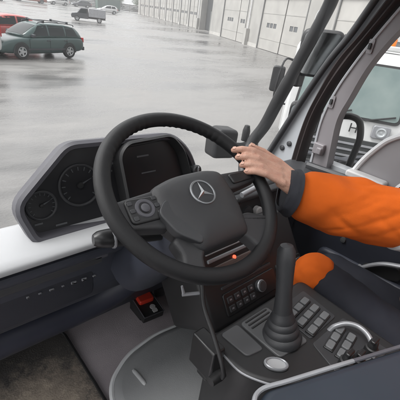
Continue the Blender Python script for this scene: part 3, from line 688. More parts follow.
# door
dr = G()
out = [(.79, 1.22), (.80, 1.97), (-.62, 2.0), (-.62, 1.22)]
dr.prism(out, lambda p: V((X1+.03+p[2], p[0], p[1])), 0, .06)
door = obj('door', dr, 'bodyw', CAB, sm=False); door['label'] = 'dark door under the side window with a pale handle'
g = G(); g.prism(rpoly([(.76, 1.26), (.77, 1.93), (-.6, 1.96), (-.6, 1.26)], .05), lambda p: V((X1-p[2], p[0], p[1])), -.028, .03, .02); obj('inner_panel', g, 'doorp', door)
g = G(); g.prism(rpoly([(.55, 1.36), (.6, 1.62), (-.1, 1.66), (-.2, 1.36)], .06), lambda p: V((X1-.03-p[2], p[0], p[1])), -.003, .022, .015); obj('door_pocket', g, 'navy', door)
g = G(); g.tube(smooth([(X1-.035, .76, 1.945), (X1-.045, .5, 1.965), (X1-.045, 0, 1.985), (X1-.035, -.55, 1.985)], 6), .03, 10, flat=.7); obj('window_ledge', g, 'dkgrey', door)
g = G(); g.prism(rrect(.16, .03, .013), frame((X1-.045, .50, 2.0), (0, -1, .02), (0, 0, 1)), -.02, .02, .008); obj('lock_plate', g, 'whitep', door)
obj('frame_bar', strip(resamp(bL, n), resamp(bR, n), X1-.01, .055), 'frameg', door)
# bright edge bead of the frame bar and the hinge catches on it
g = G(); g.tube([(X1-.012, a-.004, b) for a, b in resamp(bL, n)], .006, 6); obj('frame_bead', g, 'bodyw', door)
for t in (.50, .75):
    a, b = resamp(bL, 40)[int(t*39)]; a2, b2 = resamp(bL, 40)[int(t*39)+1]; ax = V((0, a2-a, b2-b)).normalized()
    rot = frame((0, 0, 0), (1, 0, 0), ax); g = G(); g.prism(rrect(.022, .05, .006), frame((X1-.012, a-.014, b), V((0, 1, 0)), ax), -.004, .008, .003)
    c_ = obj('catch', g, 'frameg', door); g = G(); g.prism(rrect(.009, .022, .003), frame((X1-.020, a-.013, b), V((0, 1, 0)), ax), -.004, .008); obj('catch_pin', g, 'dark', c_)
for w_, z_ in ((.045, 2.035),):
    g = G(); g.box((X1-.016, .745, z_), (.03, .05, .05)); g.box((X1-.03, .735, z_-.005), (.02, .025, .03)); obj('hinge', g, 'frameg', door, bevel=.005)
g = G(); tr = K([(.548, 1.96), (.546, 2.002), (.518, 2.078), (.483, 2.143), (.445, 2.191), (.38, 2.225), (.2, 2.25), (-.3, 2.26), (-.57, 2.26), (-.57, 1.94)])
g.prism(tr, lambda p: V((X1-.02+p[2], p[0], p[1])), 0, .05); tq = obj('window_corner_trim', g, 'cornertrim', door, sm=False)
g = G(); g.tube([(X1-.024, a, b) for a, b in smooth([(0,)+q for q in tr[1:8]], 6) and [(q.y, q.z) for q in smooth([(0, a, b) for a, b in tr[1:8]], 6)]], .011, 8); obj('trim_bead', g, 'pipe', tq)
g = G(); xg = X1+.05; g.add([(xg, .80, 1.95), (xg, -.6, 1.98), (xg, -.6, 2.72), (xg, .56, 2.72), (xg, .72, 2.4)], [(0, 1, 2, 3, 4)]); obj('door_glass', g, 'glass', door, sm=False)
g = G(); g.box((X1+.03, -.02, 2.71), (.06, 1.25, .08)); g.box((X1+.03, -.66, 2.35), (.06, .16, .8)); obj('upper_frame', g, 'frameg', door, sm=False)
# pull handle: pale bar over a dark recess
g = G(); g.tube(smooth([(1.395, .40, 1.622), (1.365, .385, 1.633), (1.36, .346, 1.677), (1.36, .304, 1.711), (1.36, .244, 1.739), (1.365, .17, 1.768), (1.395, .15, 1.775)], 6), .011, 10, flat=.8); obj('pull_handle', g, 'silver', door)
g = G(); g.prism(rrect(.15, .06, .02), frame((X1-.03, .31, 1.655), (0, -1, .5), (0, .5, 1)), -.004, .010, .004); obj('handle_recess', g, 'gloss', door)
g = G(); g.lathe([(.012, 0), (.012, .012), (.0001, .014)], frame((X1-.028, .50, 1.70), (0, -1, 0), (0, 0, 1)), 12); obj('door_screw', g, 'dark', door)

g = G(); g.prism([(.70, 1.2), (1.15, 1.2), (1.08, 1.78), (.86, 1.84), (.76, 1.84)], lambda p: V((X1-.02+p[2], p[0], p[1])), 0, .05); obj('kick_panel', g, 'doorp', CAB, sm=False)
# outside grab tube behind the side window
tb = [(1.49, .80, 2.14), (1.53, .757, 2.168), (1.55, .71, 2.176), (1.55, .672, 2.16), (1.55, .650, 2.10), (1.55, .651, 2.04), (1.55, .657, 1.95), (1.55, .66, 1.86), (1.50, .66, 1.80)]
g = G(); g.tube(smooth(tb, 6), .015, 10); obj('grab_tube', g, 'black', door)
# mirror and its arm
arm = [(1.50, .93, 2.78), (1.60, 1.0, 2.70), (1.65, 1.035, 2.60), (1.65, 1.121, 2.348), (1.65, 1.20, 2.12), (1.65, 1.252, 1.966), (1.62, 1.30, 1.84), (1.55, 1.27, 1.72), (1.48, 1.16, 1.62)]
g = G(); g.tube(smooth(arm, 8), [.034]*28+[.038]*20+[.036]*17, 12, flat=.8); ma = obj('mirror_arm', g, 'black', CAB)
mf = frame((1.775, 1.135, 2.375), (.55, -.83, .03), (.02, 0, 1))
g = G(); g.prism(rpoly([(-.075, -.11), (.14, -.11), (.14, .125), (-.075, .125)], .045), mf, -.035, .035, .02); mh = obj('mirror', g, 'black', ma)
g = G(); g.prism(rpoly([(-.06, -.095), (.125, -.095), (.125, .11), (-.06, .11)], .035), mf, .034, .038); obj('mirror_glass', g, mat('mirror_glass', (.13, .135, .135), .06, metal=1), mh, sm=False)
g = G(); g.prism(rpoly([(-.08, -.09), (.10, -.09), (.10, .08), (-.08, .08)], .04), lambda p: mf((p[0]+.02, p[1]-.33, p[2])), -.04, .03, .02); m2 = obj('wide_mirror', g, 'black', ma)
g = G(); g.prism(rpoly([(-.07, -.08), (.09, -.08), (.09, .07), (-.07, .07)], .035), lambda p: mf((p[0]+.02, p[1]-.33, p[2])), .029, .034); obj('mirror_glass', g, mat('mirror_glass_b', (.25, .26, .26), .08, metal=1), m2, sm=False)
g = G(); g.box(mf((-.06, -.125, -.01)), (.06, .07, .09)); obj('mirror_clamp', g, 'black', ma, bevel=.01)
# small front mirror and lamp stub on the front corner
ff = frame((1.58, 1.5, 1.785), (1, -.15, 0), (.12, 0, 1))
g = G(); g.prism(rpoly([(-.10, -.09), (.08, -.105), (.085, .085), (-.06, .10), (-.10, .06)], .035), ff, -.05, .05, .02); fm = obj('front_mirror', g, 'black', CAB)
g = G(); g.tube(smooth([(1.64, 1.48, 1.76), (1.75, 1.48, 1.745), (1.85, 1.46, 1.76), (1.72, 1.35, 1.72), (1.55, 1.24, 1.62)], 5), .022, 8); obj('mirror_bracket', g, 'black', fm)
g = G(); g.lathe([(.026, -.03), (.026, .04), (.017, .075), (.0001, .08)], frame((1.79, 1.5, 1.80), (1, 0, 0), (0, 1, 0)), 14); obj('lamp_stub', g, 'black', fm)

# dashboard
top = [(.712, 1.922), (.696, 1.934), (.698, 1.947), (.715, 1.955), (.80, 1.957), (.865, 1.953), (.90, 1.93), (1.02, 1.845), (1.02, 1.80), (.9, 1.86), (.76, 1.89)]
dt = obj('dashboard', yz_prism(rpoly(top, .02, 4), X0+.01, .60), 'dashtop', CAB); dt['label'] = 'pale grey dashboard top'
obj('dashboard_end', yz_prism(rpoly([(a, b-.012) for a, b in top], .02, 4), .60, X1-.005), 'dkgrey', CAB)
low = [(.725, 1.90), (.76, 1.895), (.90, 1.85), (1.02, 1.79), (1.10, 1.30), (1.02, 1.30), (.90, 1.60), (.80, 1.66), (.775, 1.72), (.765, 1.84), (.73, 1.87)]
lo = obj('lower_dashboard', yz_prism(rpoly(low, .015, 3), X0+.01, X1-.006), 'navy', CAB)
obj('shelf_lip', yz_prism(rpoly([(.735, 1.842), (.758, 1.842), (.758, 1.868), (.735, 1.868)], .006), X0+.02, .36), 'dkgrey', lo)
for k in range(7):
    x = .165+k*.031; w_ = (.007, .009, .013, .008, .016, .015, .010)[k]
    g = G(); g.prism(rrect(w_, (.007, .004, .006, .004, .008, .009, .005)[k], .0015, 2), frame((x, .771, 1.785-.002*k), (1, 0, 0), (0, -.05, 1)), 0, .006, .002); obj('dash_tab', g, 'silver', lo)
g = G(); g.prism(rrect(.30, .10, .02), frame((.20, .775, 1.75), (1, 0, 0), (0, -.05, 1)), -.01, .004, .003); obj('glovebox_lid', g, 'doorp', lo)
g = G(); g.box((.315, .752, 1.872), (.03, .03, .02)); g.box((.36, .75, 1.868), (.04, .03, .026)); obj('dash_catch', g, 'bezel', lo, bevel=.004)
g = G(); g.tube(smooth([(X0+.03, .93, 1.50), (.1, .93, 1.50), (.38, .93, 1.50), (.52, .90, 1.56), (.60, .86, 1.66)], 6), .058, 14); obj('kick_rail', g, mat('blue_grey_rail', (.024, .027, .044), .5), CAB)

# instrument cluster
cf = frame((.45, .80, 2.04), (1, 0, 0), (0, .28, 1))
co = rpoly([(-.255, -.105), (.235, -.115), (.285, -.02), (.255, .07), (.19, .13), (-.14, .14), (-.29, .005)], [.03, .03, .04, .04, .04, .03, .04])
g = G(); rings = [[cf((x, y, -.12)) for x, y in inset(co, .03)], [cf((x, y, -.02)) for x, y in co], [cf((x, y, .012)) for x, y in co], [cf((x, y, .02)) for x, y in inset(co, .008)], [cf((x, y, .018)) for x, y in inset(co, .018)], [cf((x, y, -.022)) for x, y in inset(co, .026)]]
g.loft(rings); cl = obj('instrument_cluster', g, 'bezel', CAB)
g = G(); g.prism(inset(co, .024), cf, -.03, -.014); obj('cluster_face', g, 'screen', cl, sm=False)
# raised hood over the middle displays
ho = rpoly([(.005, -.10), (.19, -.105), (.245, -.03), (.22, .075), (.175, .128), (.02, .122), (-.01, .09)], .025)
g = G(); rings = [[cf((x, y, -.05)) for x, y in ho], [cf((x, y, .03)) for x, y in ho], [cf((x, y, .036)) for x, y in inset(ho, .006)], [cf((x, y, .0)) for x, y in inset(ho, .016)]]
g.loft(rings); hd_ = obj('display_hood', g, 'black', cl)
g = G(); g.prism(inset(ho, .02), cf, -.004, .004); obj('display', g, 'screen', hd_, sm=False)
for (x, y, rr) in ((-.215, -.012, .036), (-.11, .02, .055)):
    g = G(); fr2 = (lambda p, x=x, y=y: cf((x+p[0], y+p[1], p[2]-.012))); g.torus(fr2, rr, .004, 36, 8); d_ = obj('dial', g, 'dkgrey', cl)
    g = G()
    for k in range(13):
        a = R(-40+k*21.6); g.add([fr2((math.cos(a+e)*q, math.sin(a+e)*q, .0016)) for q, e in ((rr*.72, -.03), (rr*.9, -.03), (rr*.9, .03), (rr*.72, .03))], [(0, 1, 2, 3)])
    g.add([fr2(q+(.003,)) for q in ((-.003, -.003), (rr*.6, rr*.25), (rr*.6, rr*.27), (-.003, .003))], [(0, 1, 2, 3)]); obj('dial_marks', g, 'marks0', cl, sm=False)
    g = G(); g.lathe([(rr*.16, 0), (rr*.14, .006), (.0001, .007)], fr2, 14); obj('dial_cap', g, 'black', d_)
M['marks'] = mat('dim_marks', (.10, .105, .11), .5)
for k, (x, y, w_, h_) in enumerate(((-.03, .06, .03, .006), (-.035, .04, .022, .005), (-.05, -.07, .05, .006), (.06, .07, .04, .005), (.07, .02, .05, .004), (.12, -.03, .03, .005), (-.24, -.06, .02, .005), (-.19, -.075, .03, .005))):
    z_ = .0065 if x > 0 else -.0115; g = G()
    g.add([cf((x+a, y+b, z_)) for a, b in ((0, 0), (w_, 0), (w_, h_), (0, h_))], [(0, 1, 2, 3)]); obj('cluster_mark', g, 'marks', cl, sm=False)
g = G(); kf = (lambda p: cf((.262+p[0], .0+p[1], .018+p[2]))); g.lathe([(.019, -.02), (.018, .014), (.014, .018), (.0001, .018)], kf, 20); kb = obj('dimmer_knob', g, 'dkgrey', cl)
g = G(); g.box(kf((0, 0, .019)), (.004, .006, .028)); obj('knob_grip', g, 'silver', kb, bevel=.001)

# steering column, stalks
WC = V((.505, .548, 2.131)); TH = .551; WN = V((0, -math.sin(TH), math.cos(TH))); WA = V((1, 0, 0)); WB = WN.cross(WA)
wfr = lambda p: WC+WA*p[0]+WB*p[1]+WN*(p[2] if len(p) > 2 else 0)
g = G(); rings = []
for h, w_, b_, yo in ((-.035, .055, .05, -.05), (-.06, .072, .062, -.05), (-.12, .078, .07, -.05), (-.22, .078, .075, -.04), (-.34, .085, .085, -.02), (-.42, .10, .10, .0)):
    rings.append([wfr((w_*math.copysign(abs(math.cos(a))**.7, math.cos(a)), yo+b_*math.copysign(abs(math.sin(a))**.7, math.sin(a)), h)) for a in [2*math.pi*k/28 for k in range(28)]])
g.loft(rings); colm = obj('steering_column', g, 'navy', CAB)
g = G(); g.tube(smooth([wfr((-.06, -.05, -.11)), wfr((-.13, -.035, -.11)), wfr((-.19, -.02, -.10)), wfr((-.235, -.01, -.10))], 5), [.012]*6+[.014, .017, .019, .02, .021, .022, .021, .02, .018, .012], 12); sk = obj('stalk', g, 'gloss', colm)
g = G(); g.torus((lambda p: wfr((-.195+p[2], -.02+p[0], -.10+p[1]))), .0195, .004, 20, 8); obj('stalk_ring', g, 'silver', sk)
g = G(); g.tube([wfr((.06, -.05, -.11)), wfr((.15, -.04, -.10)), wfr((.20, -.03, -.10))], [.010, .011, .013], 10); obj('stalk', g, 'gloss', colm)

# steering wheel: rim, padded hub, spokes
def grip(a, b):
    q = math.degrees(a) % 360
    return (.07*math.cos(a*70) if 95 < q < 145 or 35 < q < 85 else 0)*max(0, -math.cos(b)) 
g = G(); g.torus(wfr, .2165, .0185, 220, 18, .95, grip); sw = obj('steering_wheel', g, 'wheelblk', CAB, angle=180); sw['label'] = 'black four-spoke steering wheel with star emblem'
hub = rpoly([(-.118, .024), (-.13, -.05), (-.098, -.105), (-.075, -.150), (.075, -.150), (.088, -.105), (.10, -.05), (.098, .028), (.05, .042), (-.05, .042)], [.02, .02, .02, .015, .015, .02, .02, .02, .03, .03], 4)
def dome(out, z0, prof, cen=(0, -.05)):
    g = G(); rings = [[wfr((x, y, z0)) for x, y in out]]
    for s_, h in prof: rings.append([wfr((cen[0]+(x-cen[0])*s_, cen[1]+(y-cen[1])*s_, h)) for x, y in out])
    g.loft(rings); return g
hb = obj('hub', dome(hub, -.035, [(1.0, -.004), (.985, .004), (.955, .010), (.88, .016), (.75, .022), (.55, .027), (.3, .030), (.1, .031), (.01, .031)]), 'hub', sw, angle=55)
for s in (-1, 1):
    o = [(s*x, y) for x, y in ((.09, .022), (.155, .018), (.212, .014), (.212, -.05 if s < 0 else -.02), (.165, -.062 if s < 0 else -.026), (.12, -.075 if s < 0 else -.03), (.09, -.07 if s < 0 else -.03))]
    if s > 0: o = o[::-1]
    g = G(); g.prism(rpoly(o, .012, 4), wfr, -.022, .006, .008); spk = obj('spoke', g, 'hub', sw)
    if s > 0:
        g = G(); g.prism([(.150+x, -.003+y) for x, y in rpoly([(-.036, -.015), (.036, -.014), (.038, .012), (-.036, .015)], .008, 4)], wfr, .003, .0115, .004); obj('button_pad', g, 'gloss', spk); continue
    g = G(); g.prism([(s*.150+x, -.019+y) for x, y in rpoly([(-.042, -.028), (.036, -.032), (.042, .024), (-.038, .030)], .012, 4)], wfr, .003, .0115, .004); pad = obj('button_pad', g, 'gloss', spk)
    pf = (lambda p, s=s: wfr((s*.150+p[0], -.019+p[1], .0115+p[2])))
    g = G(); g.torus(pf, .018, .0045, 30, 8, .7); obj('control_ring', g, 'bezel', pad)
    g = G(); g.lathe([(.010, -.002), (.010, .003), (.008, .0045), (.0001, .0045)], pf, 18); obj('centre_button', g, 'bezel', pad)
    for a_, b_ in ((-.029, .0), (.029, 0), (-.029, .018), (.029, .018), (-.029, -.018), (.029, -.018)):
        g = G(); g.prism([(s*.150+a_+x, -.019+b_+y) for x, y in rrect(.012, .010, .003, 3)], wfr, .010, .0135, .0015); obj('button', g, 'dkgrey', pad)
for s in (-1, 1):
    if s < 0: o = [(-.060, -.095), (-.100, -.092), (-.124, -.104), (-.118, -.140), (-.138, -.172), (-.104, -.196), (-.082, -.188), (-.074, -.160), (-.052, -.140)]
    else: o = [(.052, -.140), (.068, -.162), (.078, -.190), (.104, -.198), (.150, -.168), (.178, -.138), (.158, -.122), (.112, -.098), (.060, -.095)]
    g = G(); g.prism(rpoly(o, .010, 4), wfr, -.026, .005, .009); obj('lower_spoke', g, 'hub', sw)
g = G(); g.prism(rpoly([(-.100, -.012), (-.132, -.040), (-.114, -.098), (-.068, -.138), (-.050, -.098)], .014, 5), wfr, .0, .0205, .0035); obj('hub_facet', g, mat('hub_facet_grey', (.040, .041, .044), .36, bump=.15, bscale=900), sw)
# star emblem in a ring
ef = lambda p: wfr((-.008+p[0], -.027+p[1], .0315+(p[2] if len(p) > 2 else 0)))
g = G(); g.lathe([(.033, -.008), (.034, -.001), (.032, .0006), (.0001, .0006)], ef, 36); eb = obj('emblem', g, 'dkgrey', sw)
g = G(); g.torus(ef, .030, .0026, 48, 8, .8); obj('emblem_ring', g, 'chrome', eb)
g = G(); pts = []
for k in range(6):
    a = R(90+60*k); q = .0285 if k % 2 == 0 else .0048; pts.append((q*math.cos(a), q*math.sin(a)))
vs = [ef((x, y, .0008)) for x, y in pts]+[ef((0, 0, .0055))]; g.add(vs, [(k, (k+1) % 6, 6) for k in range(6)]+[(5, 4, 3, 2, 1, 0)]); obj('emblem_star', g, 'chrome', eb, sm=False)

# centre stack with vents, radio panel
sf = frame((.79, .545, 1.80), (1, .02, -.02), (0, .60, .80))
g = G(); g.prism(rpoly([(-.225, -.155), (.27, -.16), (.27, .13), (-.14, .13), (-.225, .06)], .03), sf, -.2, 0, .015); st = obj('centre_stack', g, 'black', CAB)
g = G(); g.prism(rrect(.30, .115, .03), lambda p: sf((-.045+p[0], .04+p[1], p[2])), -.004, .01, .006); vb = obj('vent_panel', g, 'gloss', st)
for k, (yy, mm, hh) in enumerate(((.080, 'dashtop', .016), (.054, 'silver', .012), (.024, 'vbrown', .020), (-.002, 'bezel', .012))):
    g = G(); g.prism([(-.045+x, yy+y) for x, y in rrect(.27, hh, .004, 3)], sf, .006, .016, .003); obj('vent_bar', g, mm, vb)
g = G(); g.lathe([(.007, 0), (.006, .004), (.0001, .005)], lambda p: sf((-.071+p[0], .036+p[1], .012+p[2])), 14); obj('warning_lamp', g, 'redlamp', vb)
g = G(); g.prism([(-.03+x, -.092+y) for x, y in rrect(.25, .072, .01)], sf, -.004, .006, .003); rp_ = obj('radio_panel', g, 'gloss', st)
for r_ in range(2):
    for c_ in range(4):
        g = G(); g.prism([(-.132+c_*.032+x, -.107+r_*.027+y) for x, y in rrect(.024, .02, .003, 3)], sf, .004, .010, .002); bt = obj('button', g, 'dkgrey', rp_)
        g = G(); g.add([sf((-.132+c_*.032+a, -.107+r_*.027+b, .0103)) for a, b in ((-.005, -.002), (.005, -.002), (.004, .003), (-.003, .003))], [(0, 1, 2, 3)]); obj('button_mark', g, 'silver', bt, sm=False)
g = G(); g.lathe([(.020, 0), (.019, .016), (.015, .020), (.0001, .020)], lambda p: sf((.005+p[0], -.088+p[1], .004+p[2])), 22); kn = obj('radio_knob', g, 'dkgrey', rp_)
g = G(); g.torus(lambda p: sf((.005+p[0], -.088+p[1], .018+p[2])), .017, .0035, 24, 6); obj('knob_ring', g, 'silver', kn)
g = G(); g.prism([(-.03+x, -.040+y) for x, y in rrect(.24, .010, .004, 3)], sf, -.002, .005, .002); obj('slot_trim', g, 'dkgrey', st)
g = G(); g.prism([(.185+x, -.09+y) for x, y in rrect(.15, .07, .01)], sf, -.004, .006, .003); s2 = obj('switch_panel', g, 'gloss', st)
for c_ in range(4):
    g = G(); g.prism([(.132+c_*.035+x, -.09+y) for x, y in rrect(.028, .045, .004, 3)], sf, .004, .012, .003); obj('rocker', g, 'dkgrey', s2)
# silver trim and pale knob on the dash right of the wheel
g = G(); g.tube([(.87, .695, 1.955), (.985, .70, 1.972)], .010, 10); obj('dash_grip', g, 'silver', CAB)
g = G(); g.prism(rrect(.40, .20, .04), frame((1.0, .70, 1.86), (1, 0, 0), (0, .25, 1)), -.1, .0, .015); dsw = obj('dash_switch_panel', g, 'black', CAB)
g = G(); g.lathe([(.020, 0), (.019, .016), (.014, .021), (.0001, .022)], frame((.975, .697, 1.862), (1, 0, 0), (0, .25, 1)), 20); obj('light_knob', g, 'whitep', dsw)
g = G(); g.lathe([(.030, 0), (.028, .010), (.0001, .010)], frame((.925, .700, 1.862), (1, 0, 0), (0, .25, 1)), 20); obj('light_switch', g, 'dkgrey', dsw)

# console with keys and gear lever
g = G(); co_ = rpoly([(.50, .42), (.50, .29), (.54, .23), (.66, .14), (.74, .06), (.93, .06), (.93, .42)], .03)
g.prism(co_, lambda p: V(p), 1.30, 1.75, .012); cs = obj('console', g, 'black', CAB)
ctop = lambda p: V((p[0], p[1], 1.75+(p[2] if len(p) > 2 else 0)))
g = G(); g.prism(rpoly([(.535, .405), (.545, .315), (.60, .305), (.60, .405)], .012), ctop, -.004, .004, .003); obj('console_plate', g, mat('console_grey', (.075, .076, .08), .45), cs)
def bar(cx_, cy_, L, W_, nk, rot):
    c, s = math.cos(rot), math.sin(rot)
    f2 = lambda p: ctop((cx_+p[0]*c-p[1]*s, cy_+p[0]*s+p[1]*c, p[2]))
    g = G(); g.prism(rrect(L, W_, .004, 3), f2, -.003, .008, .002); b = obj('key_bar', g, 'gloss', cs)
    for k in range(nk):
        x = -L/2+L/nk*(k+.5); g = G(); g.prism([(x+a, d) for a, d in rrect(L/nk-.006, W_-.007, .005, 3)], f2, .006, .013, .002); obj('key', g, 'key', b)
for yy in (.340, .305, .270): bar(.80+(.34-yy)*.0, yy, .115, .027, 3, R(7))
for yy in (.212, .178): bar(.795, yy, .11, .027, 3, R(10))
g = G(); g.prism(rpoly([(.735, .375), (.735, .25), (.875, .255), (.885, .38)], .01), ctop, -.004, .003, .002); obj('key_plate', g, 'dkgrey', cs)
g = G(); g.prism(rpoly([(.725, .24), (.70, .15), (.75, .10), (.89, .10), (.89, .24)], .01), ctop, -.004, .003, .002); obj('key_plate', g, 'dkgrey', cs)
for x, y, h in ((.735, .150, .05), (.835, .130, .045), (.775, .135, .035)):
    g = G(); f2 = (lambda p, x=x, y=y: ctop((x+p[0], y+p[1], p[2]))); g.lathe([(.017, 0), (.017, h*.5), (.013, h*.55), (.011, h), (.008, h+.003), (.0001, h+.003)], f2, 16); jk = obj('joystick', g, 'black', cs)
    g = G(); g.box(f2((0, 0, h+.002)), (.03, .012, .010)); obj('joystick_cap', g, 'gloss', jk, bevel=.003)
g = G(); g.prism([(.79+x, .118+y) for x, y in rrect(.05, .02, .004)], ctop, 0, .012, .003); obj('white_key', g, 'key', cs)
# cup with silver rim
cfm = lambda p: ctop((.588+p[0]*.62+p[1]*.36, .256-p[0]*.60+p[1]*.37, p[2]))
g = G(); g.torus(lambda p: cfm((p[0], p[1], p[2]+.006)), .032, .005, 36, 8); cup = obj('cup_rim', g, 'silver', cs)
g = G(); g.lathe([(.031, .001), (.030, .0075), (.02, .0065), (.0001, .006)], cfm, 28); obj('cup_lid', g, 'dashtop', cup)
g = G(); g.lathe([(.036, -.20), (.040, -.01), (.037, .002), (.028, .0035)], cfm, 28); obj('cup_body', g, 'gloss', cup)
# pale bent rail round the keys
g = G(); g.tube(smooth([(.81, .238, 1.748), (.822, .232, 1.765), (.845, .212, 1.78), (.858, .182, 1.785), (.852, .150, 1.782), (.836, .126, 1.768), (.826, .116, 1.748)], 6), .0075, 10); obj('guard_rail', g, 'silver', cs)
# gear lever
gb = V((.672, .304, 1.75)); gt = V((.675, .352, 1.96)); gax = (gt-gb).normalized(); gfr = frame(gb, V((1, 0, 0)), gax.cross(V((1, 0, 0))))
g = G(); g.lathe([(.054, -.004), (.055, .008), (.051, .016), (.046, .020), (.047, .028), (.044, .036), (.039, .040), (.040, .048), (.037, .055), (.033, .058), (.033, .066), (.029, .074), (.026, .085)], gfr, 32); gl = obj('gear_lever', g, 'dkgrey', CAB); gl['label'] = 'thick dark gear lever with stepped rubber boot'
g = G(); g.lathe([(.027, .06), (.024, .10), (.021, .14), (.022, .19), (.024, .236), (.023, .262), (.016, .276), (.0001, .282)], gfr, 28); sh = obj('lever_grip', g, 'dkgrey', gl)
g = G(); g.box(gfr((.026, 0, .21)), (.012, .016, .02)); obj('lever_button', g, 'silver', sh, bevel=.003)
g = G(); g.prism(rpoly([(.606, .40), (.612, .262), (.722, .25), (.722, .40)], .012), ctop, -.003, .006, .003); obj('boot_plate', g, mat('boot_plate_grey', (.085, .087, .09), .42), gl)
for k in range(3):
    g = G(); g.prism([(.665+x, .368+k*.012+y) for x, y in rrect(.09, .005, .002, 2)], ctop, .004, .0085, .001); obj('plate_rib', g, 'black', gl)
g = G(); g.tube(smooth([(.505, .405, 1.744), (.503, .35, 1.745), (.505, .295, 1.745), (.535, .240, 1.745), (.56, .218, 1.744)], 5), .003, 8); obj('console_edge_highlight', g, 'silver', cs)  # thin silver line built as the highlight along the console edge

# engine cover with pale edging
ec = rpoly([(.325, -.3), (.325, .60), (.36, .67), (.45, .725), (.58, .745), (.72, .728), (.79, .66), (.82, .55), (.82, -.3)], .04)
ec = ec[::-1]
g = G(); g.prism(ec, lambda p: V((p[0], p[1], p[2])), 1.2, 1.405, .03); en = obj('engine_cover', g, 'cover', CAB)
pth = [V((x, y, 1.385)) for x, y in ec]
i0 = max(range(len(pth)), key=lambda i: pth[i].x*10-pth[i].y); loop = [p for p in pth if p.y > -.28]
loop.sort(key=lambda p: math.atan2(p.y-.3, p.x-.57)); 
g = G(); g.tube([p+V(((p.x-.57)*.006, (p.y-.3)*.006, 0)) for p in loop], .0085, 8); obj('edge_piping', g, 'pipe', en)
g = G(); g.tube(smooth([(.436, .585, 1.402), (.434, .62, 1.403), (.431, .655, 1.402)], 4), [.006]+[.0085]*7+[.006], 10); obj('cover_sheen', g, mat('cover_sheen_grey', (.36, .365, .37), .4), en)  # pale low streak standing in for the sheen on the cover
# park brake lever: bent rod in a bracket
g = G(); g.box((.478, .392, 1.73), (.04, .085, .105)); g.box((.485, .39, 1.665), (.03, .04, .04)); br = obj('brake_bracket', g, 'gloss', CAB, bevel=.006)
g = G(); g.tube(smooth([(.490, .468, 1.925), (.485, .452, 1.908), (.477, .427, 1.867), (.468, .374, 1.825), (.46, .322, 1.775), (.465, .318, 1.735), (.475, .335, 1.715)], 6), .006, 10); rd = obj('brake_rod', g, 'black', br)
g = G(); g.lathe([(.012, -.03), (.014, 0), (.012, .012), (.0001, .013)], frame((.468, .330, 1.725), (0, 1, 0), (0, 0, 1)), 16); obj('rod_end', g, 'black', rd)
g = G(); g.tube([(.437, .468, 1.895), (.478, .452, 1.892)], .0045, 8); g.tube([(.436, .472, 1.92), (.441, .467, 1.896)], [.003, .0045], 8); obj('pull_grip', g, 'silver', rd)
# floor switch box with red rocker
bf = frame((.700, .998, 1.30), (.985, -.06, -.04), (.06, .97, .10))
g = G(); g.prism(rpoly([(-.052, -.092), (.052, -.092), (.052, .092), (-.052, .092)], .006), bf, -.035, 0, .004); fs = obj('floor_switch_box', g, 'black', CAB)
g = G(); g.tube([bf(q) for q in ((-.05, -.093, .001), (.05, -.093, .001), (.05, .093, .001), (-.05, .093, .001), (-.05, -.093, .001))], .0028, 6); obj('box_edge', g, 'bezel', fs)
g = G(); g.box(bf((.0, .02, -.085)), (.06, .10, .10)); obj('box_pedestal', g, 'black', fs, bevel=.006)
g = G(); g.prism([(.0+x, .008+y) for x, y in rrect(.074, .060, .010)], bf, -.002, .020, .006); obj('red_rocker', g, 'red', fs)
g = G(); g.lathe([(.012, 0), (.012, .010), (.0001, .013)], lambda p: bf((-.035+p[0], .065+p[1], p[2])), 14); obj('red_lamp', g, 'red', fs)
g = G(); g.lathe([(.013, .0), (.013, .004), (.0001, .005)], lambda p: bf((.012+p[0], -.052+p[1], p[2])), 16); ic = obj('white_icon', g, 'whitep', fs)
g = G(); g.prism([(.012+x, -.074+y) for x, y in rrect(.022, .018, .003)], bf, 0, .005); obj('icon_base', g, 'whitep', ic)
g = G(); g.prism(rrect(.05, .035, .006), frame((.835, 1.06, 1.26), (.97, -.1, 0), (.1, .97, .2)), -.05, 0, .004); obj('pedal_pad', g, 'bezel', CAB)
# armrest box closest to the camera
af = frame((.350, .176, 1.937), (.94, -.32, .0), (.32, .94, -.06))
ao = rpoly([(.0, -.36), (.52, -.36), (.52, .005), (.03, .012), (.0, -.03)], [.03, .03, .03, .04, .04], 6)
g = G(); g.prism(ao, af, -.22, .0, .016); ar = obj('armrest_box', g, 'bluegloss', CAB)
g = G(); pp = [af((x, y, -.010)) for x, y in inset(ao, -.002)]; pp = pp[-16:]+pp[:1] if False else [af(q) for q in ((.0, -.20, -.006), (-.001, -.06, -.005), (.004, -.012, -.004), (.03, .013, -.004), (.09, .013, -.003), (.2, .012, -.003), (.34, .010, -.003), (.52, .008, -.003))]
g.tube(smooth(pp, 6)[:33], .0045, 8); obj('armrest_edge', g, 'silver', ar)
g = G(); g.tube(smooth(pp, 6)[32:], .0042, 8); obj('armrest_edge', g, 'bezel', ar)
g = G(); g.box((.62, -.05, 1.47), (.3, .3, .54)); obj('armrest_post', g, 'black', CAB, bevel=.02)

# seats
def seat(x, lab, ym=-.1):
    g = G(); g.prism(rrect(.48, .50, .08), lambda p: V((x+p[0], ym+p[1]-.02, p[2])), 1.40, 1.53, .05); s = obj('seat', g, 'dkgrey', CAB); s['label'] = lab
    bf_ = frame((x, ym-.30, 1.97), (1, 0, 0), (0, -.2, 1)); g = G(); g.prism(rrect(.46, .66, .09), bf_, -.08, .05, .05); obj('backrest', g, 'dkgrey', s)
    g = G(); g.prism(rrect(.26, .17, .05), lambda p: bf_((p[0], p[1]+.45, p[2])), -.05, .04, .04); obj('headrest', g, 'dkgrey', s)
    g = G(); g.box((x, ym-.05, 1.30), (.38, .40, .2)); obj('seat_base', g, 'black', s, bevel=.02)
seat(1.13, 'dark seat by the far door', -.12)
seat(-.08, 'dark seat below the camera', -.22)

